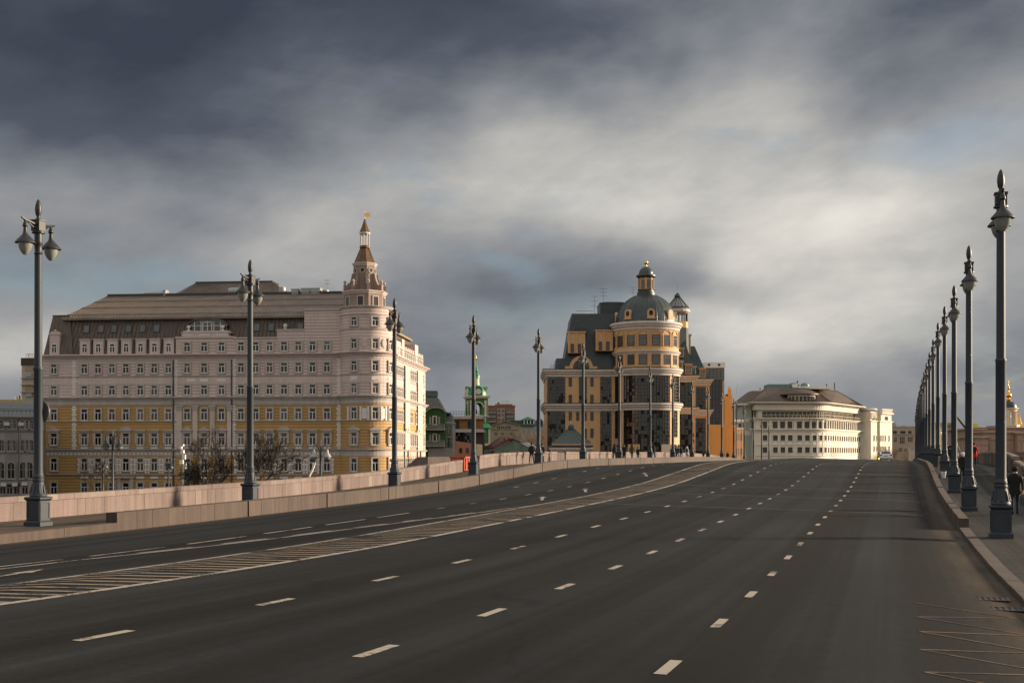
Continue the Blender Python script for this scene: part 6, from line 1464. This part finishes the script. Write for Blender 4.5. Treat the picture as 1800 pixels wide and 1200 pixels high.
# red container by the stair opening
RED = mat('red_container_paint', (.42, .06, .022), .5, var=.15, vs=1.5, streak=.2)
d_ = 79.3; h = head(d_); o = BP(d_, -27.0, SWL); t = thing('red_container', 'orange red metal container standing in the stair opening', 'container', o, -h)
m = MB(); m.box(-.55, .5, -1.0, 1.0, 0.0, .88); part('body', m, RED, t)
for y in (-.75, -.25, .25, .75): m = MB(); m.box(.5, .58, y-.07, y+.07, .05, .84); part('rib', m, RED, t)
m = MB(); m.box(-.62, .6, -1.05, 1.05, .88, .96); part('lid', m, RED, t)

# odds and ends by the right lamps
BKT = mat('white_bucket', (.6, .62, .64), .5, var=.1)
o = BP(75.5, 4.95, SWR); t = thing('bucket', 'white plastic bucket behind the right barrier beside the fourth lamp', 'bucket', o)
m = MB(); m.lathe(0, 0, [(.13, 0), (.17, .34), (.185, .36), (.185, .38), (.16, .38), (.12, .03), (0, .03)], 14); part('shell', m, BKT, t, True); m = MB(); m.tube([(.18*math.cos(R(q)), 0, .36+.16*math.sin(R(q))) for q in range(0, 181, 20)], .008, 4); part('handle', m, DARK, t)
WD = mat('bare_wood', (.28, .20, .14), .8, var=.2)
o = BP(77.0, 4.75, SWR); t = thing('leaning_plank', 'pale plank leaning against a lamp behind the right barrier', 'plank', o, -head(77)); m = MB(); m.add([(-.09,0,0),(.09,0,0),(.15,.5,1.25),(-.03,.5,1.25),(-.09,.03,0),(.09,.03,0),(.15,.53,1.25),(-.03,.53,1.25)],[(0,1,2,3),(4,7,6,5),(0,4,5,1),(1,5,6,2),(2,6,7,3),(3,7,4,0)]); part('board', m, WD, t)
o = BP(76.2, 5.85, SWR); t = thing('display_board', 'dark folding board with small orange print standing on the right pavement', 'board', o, -head(76)); m = MB(); m.box(-.45,.45,-.03,.03,.05,.52); part('panel', m, BLACK, t)
m = MB(); m.box(-.30,-.12,-.036,-.031,.18,.26); part('print', m, mat('orange_print', (.6,.2,.02), .6), t)
for s in (-1, 1): m = MB(); m.box(s*.4-.03, s*.4+.03, -.12, .12, 0, .05); part('foot', m, BLACK, t)
o = BP(70.5, 8.75, SWR); t = thing('flower_bunch', 'small bunches of bright flowers laid at the foot of the right parapet', 'flowers', o)
for k in range(9):
    m = MB(); x, y = random.uniform(-.28,.28), random.uniform(-.2,.5); hh = random.uniform(.15,.42); m.tube([(x,y,0),(x+.03,y,hh)], .012, 4); st_ = part('stem', m, mat('leaf_green', (.04,.10,.02), .7), t)
    m = MB(); m.lathe(x+.03, y, [(0,hh-.05),(.07,hh),(.08,hh+.05),(0,hh+.09)], 8); part('bloom', m, mat(('bloom_orange','bloom_white','bloom_blue','bloom_yellow')[k%4], ((.75,.22,.01),(.75,.72,.68),(.12,.2,.6),(.75,.5,.02))[k%4], .6), st_)

# ------------------------------------------------------------------ people
SKIN = mat('skin', (.42, .25, .18), .6, var=.05)
def cloth(c): return mat('cloth_%d_%d_%d' % tuple(int(v*1000) for v in c), c, .85, 0, .2, var=.15, vs=6)
DEPS = None
def person(label, loc, face, H=1.75, coat=(.015,.015,.017), legs=(.02,.025,.035), hair=(.02,.015,.012), hem=.80, stride=.25, swing=.12, hood=False, hat=None, pack=None, bag=None, phase=1, group=None, lean=0.0, fingers=False, arms='down'):
    """one continuous skinned body walking away along +y, with coat and hair as children"""
    t = thing('person', label, 'person', loc, face, group); k = H/1.75
    J = {}; E = []; Rr = {}
    def j(n, p, r): J[n] = Vector(p)*k; Rr[n] = r*k
    j('pelvis', (0,0,.96), .135); j('waist', (0,lean*.3,1.10), .125); j('chest', (0,lean*.7,1.32), .145); j('neck', (0,lean*.95,1.48), .06); j('head', (0,.02+lean,1.58), .088); j('crown', (0,.02+lean,1.70), .07)
    for s, n in ((-1,'l'),(1,'r')):
        st = stride*s*phase; sw = -swing*s*phase
        j('sh'+n, (s*.17,lean*.8,1.42), .07)
        if arms == 'phone' and s > 0: j('el'+n, (s*.26,.06,1.16), .05); j('wr'+n, (s*.17,.26,1.32), .035); j('ha'+n, (s*.13,.28,1.40), .03)
        elif arms == 'pockets': j('el'+n, (s*.27,-.06,1.16), .052); j('wr'+n, (s*.19,.06,.98), .04); j('ha'+n, (s*.16,.08,.94), .035)
        else: j('el'+n, (s*.24,sw*.5-.02,1.15), .05); j('wr'+n, (s*.25,sw+.03,.92), .036); j('ha'+n, (s*.25,sw+.06,.83), .032)
        j('hip'+n, (s*.09,0,.90), .095); j('kn'+n, (s*.095,st*.5+.04,.50), .062); j('an'+n, (s*.095,st,.09), .042); j('to'+n, (s*.10,st+.15,.04), .036)
        E += [('chest','sh'+n),('sh'+n,'el'+n),('el'+n,'wr'+n),('wr'+n,'ha'+n),('pelvis','hip'+n),('hip'+n,'kn'+n),('kn'+n,'an'+n),('an'+n,'to'+n)]
        if fingers:
            for q in range(4): j('f%d%s' % (q, n), (s*.25+(q-1.5)*.012, sw+.06+(q-1.5)*.022, .735+abs(q-1.2)*.01), .009); E.append(('ha'+n, 'f%d%s' % (q, n)))
            j('th'+n, (s*.22, sw+.11, .80), .010); E.append(('ha'+n, 'th'+n))
    E += [('pelvis','waist'),('waist','chest'),('chest','neck'),('neck','head'),('head','crown')]
    names = list(J); idx = {n: i for i, n in enumerate(names)}
    me = bpy.data.meshes.new('body_rig'); me.from_pydata([J[n] for n in names], [(idx[a], idx[b]) for a, b in E], [])
    o = bpy.data.objects.new('body_rig', me); C.objects.link(o)
    mo = o.modifiers.new('skin', 'SKIN'); sv = me.skin_vertices[0].data
    for n in names:
        r = Rr[n]; sv[idx[n]].radius = (r, r*(.72 if n in ('pelvis','waist','chest') else 1))
        sv[idx[n]].use_root = (n == 'pelvis')
    ss = o.modifiers.new('sub', 'SUBSURF'); ss.levels = 1; ss.render_levels = 1
    bpy.context.view_layer.update(); dg = bpy.context.evaluated_depsgraph_get()
    bm = bpy.data.meshes.new_from_object(o.evaluated_get(dg)); bpy.data.objects.remove(o); bpy.data.meshes.remove(me)
    bm.materials.clear(); CT, LG, SH = cloth(coat), cloth(legs), cloth((.012,.011,.010))
    for m_ in (CT, LG, SKIN, SH): bm.materials.append(m_)
    for p in bm.polygons:
        z = p.center.z/k; x = abs(p.center.x)/k; p.use_smooth = True
        p.material_index = 2 if z > 1.49 or (x > .12 and .70 < z < .90 and arms == 'down') else 0 if z > .90 or (x > .17) else 1 if z > .10 else 3
    bm.name = 'body'; b = ob('body', bm, t)
    # coat: closed oval shell from collar to hem
    m = MB(); n = 16; rings = [(hem, .225 if hem < .7 else .20, .165), (hem+.12, .215, .16), (1.0, .20, .15), (1.15, .195, .145), (1.32, .215, .15), (1.42, .19, .125), (1.49, .085, .085), (1.50, .075, .075)]
    vs = []; fs = []
    for z, rx, ry in rings:
        for q in range(n): a = 2*math.pi*q/n; vs.append((rx*math.cos(a)*k, (ry*math.sin(a)+lean*(z-.9))*k, z*k))
    for i in range(len(rings)-1):
        for q in range(n): q2 = (q+1) % n; fs.append((i*n+q, i*n+q2, (i+1)*n+q2, (i+1)*n+q))
    fs.append(tuple(range(n-1,-1,-1))); m.add(vs, fs); part('coat', m, CT, t, True)
    hz = 1.61; hc = cloth(hat or hair)
    if hood: m = MB(); m.lathe(0, (.0+lean)*k, [(.12*k,1.44*k),(.15*k,1.52*k),(.155*k,1.62*k),(.13*k,1.70*k),(.07*k,1.755*k),(0,1.765*k)], 12); part('hood', m, CT, t, True)
    else:
        m = MB(); m.lathe(0, (.005+lean)*k, [(.095*k,1.56*k),(.108*k,1.63*k),(.10*k,1.70*k),(.06*k,1.745*k),(0,1.755*k)], 12)
        if hat: m.lathe(0, (.02+lean)*k, [(.09*k,1.655*k),(.15*k,1.645*k),(.15*k,1.635*k),(.09*k,1.64*k)], 12)
        part('cap' if hat else 'hair', m, hc, t, True)
    if pack: m = MB(); m.frustum((-.15*k,.15*k,-.30*k,-.13*k,1.02*k),(-.13*k,.13*k,-.26*k,-.13*k,1.40*k)); m.tube([(-.11*k,-.15*k,1.40*k),(-.12*k,.02*k,1.47*k),(-.12*k,.14*k,1.35*k)], .02*k, 5); m.tube([(.11*k,-.15*k,1.40*k),(.12*k,.02*k,1.47*k),(.12*k,.14*k,1.35*k)], .02*k, 5); part('backpack', m, cloth(pack), t)
    if bag:
        bo = thing('shopping_bag', 'pale carrier bag held by the man in black on the right pavement', 'bag', (0,0,0)); hp = J['hal']
        c_, s_ = math.cos(face), math.sin(face); w = Vector(loc)+Vector((hp.x*c_-hp.y*s_, hp.x*s_+hp.y*c_, hp.z)); bo.location = w-Vector((0,0,.50)); bo.rotation_euler = (0,0,face)
        m = MB(); m.frustum((-.06,.06,-.13,.13,0),(-.08,.08,-.15,.15,.30)); m.frustum((-.08,.08,-.15,.15,.30),(-.03,.03,-.10,.10,.36)); part('sack', m, cloth(bag), bo); m = MB(); m.tube([(0,-.06,.34),(0,-.03,.46),(0,.0,.485),(0,.03,.46),(0,.06,.34)], .008, 4); part('handle', m, cloth(bag), bo)
    return t
def onR(d, u): return BP(d, u, SWR)
def onL(d, u): return BP(d, u, SWL)
hd = lambda d: -head(d)
person('man in black coat and cap walking away on the right pavement beside the nearest lamp', onR(47.6, 6.55), hd(48), 1.80, (.012,.012,.013), (.018,.025,.045), hat=(.012,.012,.013), hem=.72, stride=.2, bag=(.33,.27,.16), fingers=True)
person('person in long red coat with black backpack walking away on the right pavement', onR(95, 7.75), hd(95), 1.72, (.50,.012,.018), (.015,.015,.018), hem=.62, pack=(.015,.015,.017), stride=.12)
person('slim person in dark clothes near the crest of the right pavement', onR(105, 6.2), hd(105), 1.80, (.018,.019,.021), (.016,.016,.018), hem=.85, arms='pockets')
person('person in pale grey green hooded jacket half hidden by the second right lamp', onR(88, 6.15), hd(88), 1.78, (.20,.195,.165), (.05,.05,.045), hood=True, hem=.80, arms='pockets')
person('person in black with a white cap behind the second right lamp', onR(71.5, 5.85), hd(71), 1.72, (.014,.014,.016), (.016,.018,.022), hat=(.55,.57,.6), hem=.85)
person('person in black partly behind the third right lamp', onR(82, 5.05+.55), hd(82), 1.70, (.014,.014,.016), (.015,.015,.016), hem=.82)
person('man in black jacket striding along the left pavement before the parapet', onL(90.2, -25.3), hd(90)+math.pi, 1.72, (.016,.016,.018), (.02,.024,.03), hem=.92, stride=.34, swing=.2, arms='pockets')
person('woman in dark jacket walking behind the fifth left lamp', onL(92, -25.0), hd(92)+math.pi, 1.66, (.03,.035,.045), (.02,.022,.028), hem=.85, stride=.2, hair=(.03,.015,.01))
def xl2d(px, u):           # bridge distance at which offset u on the left pavement shows at photo column px
    lo, hi = 60.0, 260.0
    for _ in range(50):
        mid = (lo+hi)/2; p = BP(mid, u, 0)
        if 900+FP*p.x/p.y < px: lo = mid
        else: hi = mid
    return lo
crowd = [(1080.5, 'dark hooded coat', 'person in dark hooded coat half behind the seventh left lamp', (.02,.022,.028), (.02,.03,.05), dict(hood=True)),
 (1097, '', 'broad person in long black coat left of the group on the crest', (.014,.014,.015), (.014,.014,.016), dict(hem=.6)),
 (1111, '', 'person in grey green parka on the crest, right of the long black coat', (.045,.045,.035), (.03,.045,.07), dict(hood=True)),
 (1121.5, '', 'child-sized person in dark jacket with pale face on the crest', (.018,.018,.022), (.025,.035,.055), dict(H=1.5, arms='phone')),
 (1149, '', 'person in black with fur hood right of the eighth left lamp', (.016,.014,.013), (.04,.07,.13), dict(hood=True)),
 (1181.5, '', 'woman in black beside the ninth left lamp', (.013,.013,.014), (.03,.035,.05), dict(H=1.62)),
 (1188, '', 'left person of a pair in blue jackets on the crest', (.02,.035,.065), (.03,.045,.08), dict()),
 (1191.5, '', 'right person of a pair in blue jackets on the crest', (.025,.04,.07), (.03,.05,.09), dict()),
 (1197.5, '', 'person in black jacket and jeans next to the blue pair', (.013,.013,.015), (.03,.05,.09), dict()),
 (1207.5, '', 'person with white hood and black vest on the crest', (.40,.40,.42), (.014,.014,.016), dict(hood=True, pack=(.014,.014,.016))),
 (1219, '', 'person in brown coat behind the tenth left lamp', (.16,.075,.03), (.05,.03,.02), dict(H=1.65)),
 (1236.5, '', 'crouching-low dark figure with white bag near the far lamps', (.03,.03,.035), (.02,.02,.025), dict(H=1.3)),
 (1271, '', 'dark figure beyond the barrier end before the orange wall', (.014,.014,.016), (.014,.014,.016), dict(H=1.6)),
 (1279, '', 'last dark figure at the end of the barrier before the orange house', (.014,.014,.016), (.014,.014,.016), dict(H=1.6))]
for i, (px, _, lab, c1, c2, kw) in enumerate(crowd):
    u = -25.0+.25*(i % 3); d_ = xl2d(px, u); person(lab, onL(d_, u), hd(d_)+(0 if i % 4 else .5), kw.pop('H', 1.76), c1, c2, stride=.12+.05*(i % 3), phase=1 if i % 2 else -1, group='pedestrians on the crest of the left pavement', **kw)

# ------------------------------------------------------------------ white car on the crest, signal beside it
def car():
    WP = mat('car_white', (.62, .64, .66), .25, 0, .5, var=.02, coat=.6); RL = mat('tail_light', (.35, .01, .012), .2, var=.1); TY = mat('tyre', (.015,.015,.015), .8)
    d_ = 188; o = RP(d_, .35); t = thing('car', 'white sedan seen from behind on the crest of the road', 'car', o, -head(d_))
    side = [(-2.25,.30),(-2.30,.55),(-2.27,.90),(-2.15,1.02),(-1.75,1.06),(-1.05,1.40),(-.5,1.48),(.25,1.46),(1.05,1.02),(1.95,.86),(2.25,.66),(2.28,.35),(2.1,.24),(-2.1,.24)]
    def wid(z, y): return (.90 if z < 1.0 else .90-.28*(z-1.0)/.48)
    m = MB(); n = len(side); vs = []
    for s in (-1, 1):
        for y, z in side: vs.append((s*wid(z, y), y, z))
    fs = [tuple(range(n)), tuple(range(2*n-1, n-1, -1))]+[(i, i+n, (i+1) % n+n, (i+1) % n) for i in range(n)]
    m.add(vs, fs); part('body', m, WP, t)
    m = MB(); m.add([(-.66,-1.74,1.075),(.66,-1.74,1.075),(.58,-1.10,1.385),(-.58,-1.10,1.385)],[(0,1,2,3)])
    for i, v in enumerate(m.v): m.v[i] = (v[0], v[1]-.012, v[2]+.012)
    part('rear_window', m, GLASS, t)
    for s in (-1, 1):
        m = MB(); m.add([(s*.905,-1.5,1.05),(s*.905,.85,1.05),(s*.69,.3,1.42),(s*.69,-.95,1.38)],[(0,1,2,3)]); part('side_window', m, GLASS, t)
        m = MB(); m.box(s*.72-.17, s*.72+.17, -2.32, -2.2, .78, .96); part('tail_light', m, RL, t)
        m = MB(); m.box(s*.98-.10, s*.98+.10, .5, .62, 1.0, 1.14); part('mirror', m, BLACK, t)
        for y in (-1.35, 1.4):
            m = MB(); m.lathe(0, 0, [(.2,-.1),(.31,-.1),(.325,-.06),(.325,.06),(.31,.1),(.2,.1)], 20); w = ob('wheel', m.mesh('wheel', TY), t, (s*.78, y, .325)); w.rotation_euler = (0, R(90), 0)
            m = MB(); m.lathe(0, 0, [(0,-.09),(.2,-.09),(.2,.09),(0,.09)], 14); ob('rim', m.mesh('rim', GREYU), w)
    m = MB(); m.box(-.88,.88,-2.36,-2.2,.42,.60); part('bumper', m, WP, t); m = MB(); m.box(-.7,.7,-2.34,-2.2,.26,.40); part('diffuser', m, BLACK, t)
    m = MB(); m.box(-.27,.27,-2.31,-2.27,.72,.83); part('number_plate', m, DARK, t); m = MB(); m.box(-.22,.22,-.35,-.1,1.48,1.60); part('roof_sign', m, mat('roof_sign_brown', (.12,.05,.03), .5), t)
car()
p = at(1545.5, 811, 200); d_ = 196
t = thing('traffic_signal', 'small dark signal box with a lit amber lamp left of the white car', 'signal', (p.x, p.y, EYE+crown(d_)-.35))
m = MB(); m.box(-.28,.28,-.2,.2,0,.95); part('box', m, BLACK, t)
AMB = bpy.data.materials.new('amber_light'); AMB.use_nodes = True; b_ = AMB.node_tree.nodes['Principled BSDF']; b_.inputs['Base Color'].default_value = (.8,.45,.02,1); b_.inputs['Emission Color'].default_value = (1,.55,.02,1); b_.inputs['Emission Strength'].default_value = 1.2
m = MB(); m.lathe(0,0,[(.16,0),(.14,.04),(0,.06)],12); q = ob('lens', m.mesh('lens', AMB), t, (-.08, -.2, .62)); q.rotation_euler = (R(90),0,0)

# overhead wires far behind
m = MB()
# ------------------------------------------------------------------ put each part-carrying empty at its thing's base
bpy.context.view_layer.update()
for o in list(C.objects):
    if o.parent is None and o.type == 'EMPTY' and o.location.length < 1e-6 and o.children:
        lo = [1e9]*3; hi = [-1e9]*3
        for ch in o.children:
            if ch.type != 'MESH': continue
            for v in ch.data.vertices:
                for a in range(3): lo[a] = min(lo[a], v.co[a]); hi[a] = max(hi[a], v.co[a])
        b = Vector(((lo[0]+hi[0])/2, (lo[1]+hi[1])/2, lo[2])); o.location = b
        for ch in o.children: ch.location = ch.location-b
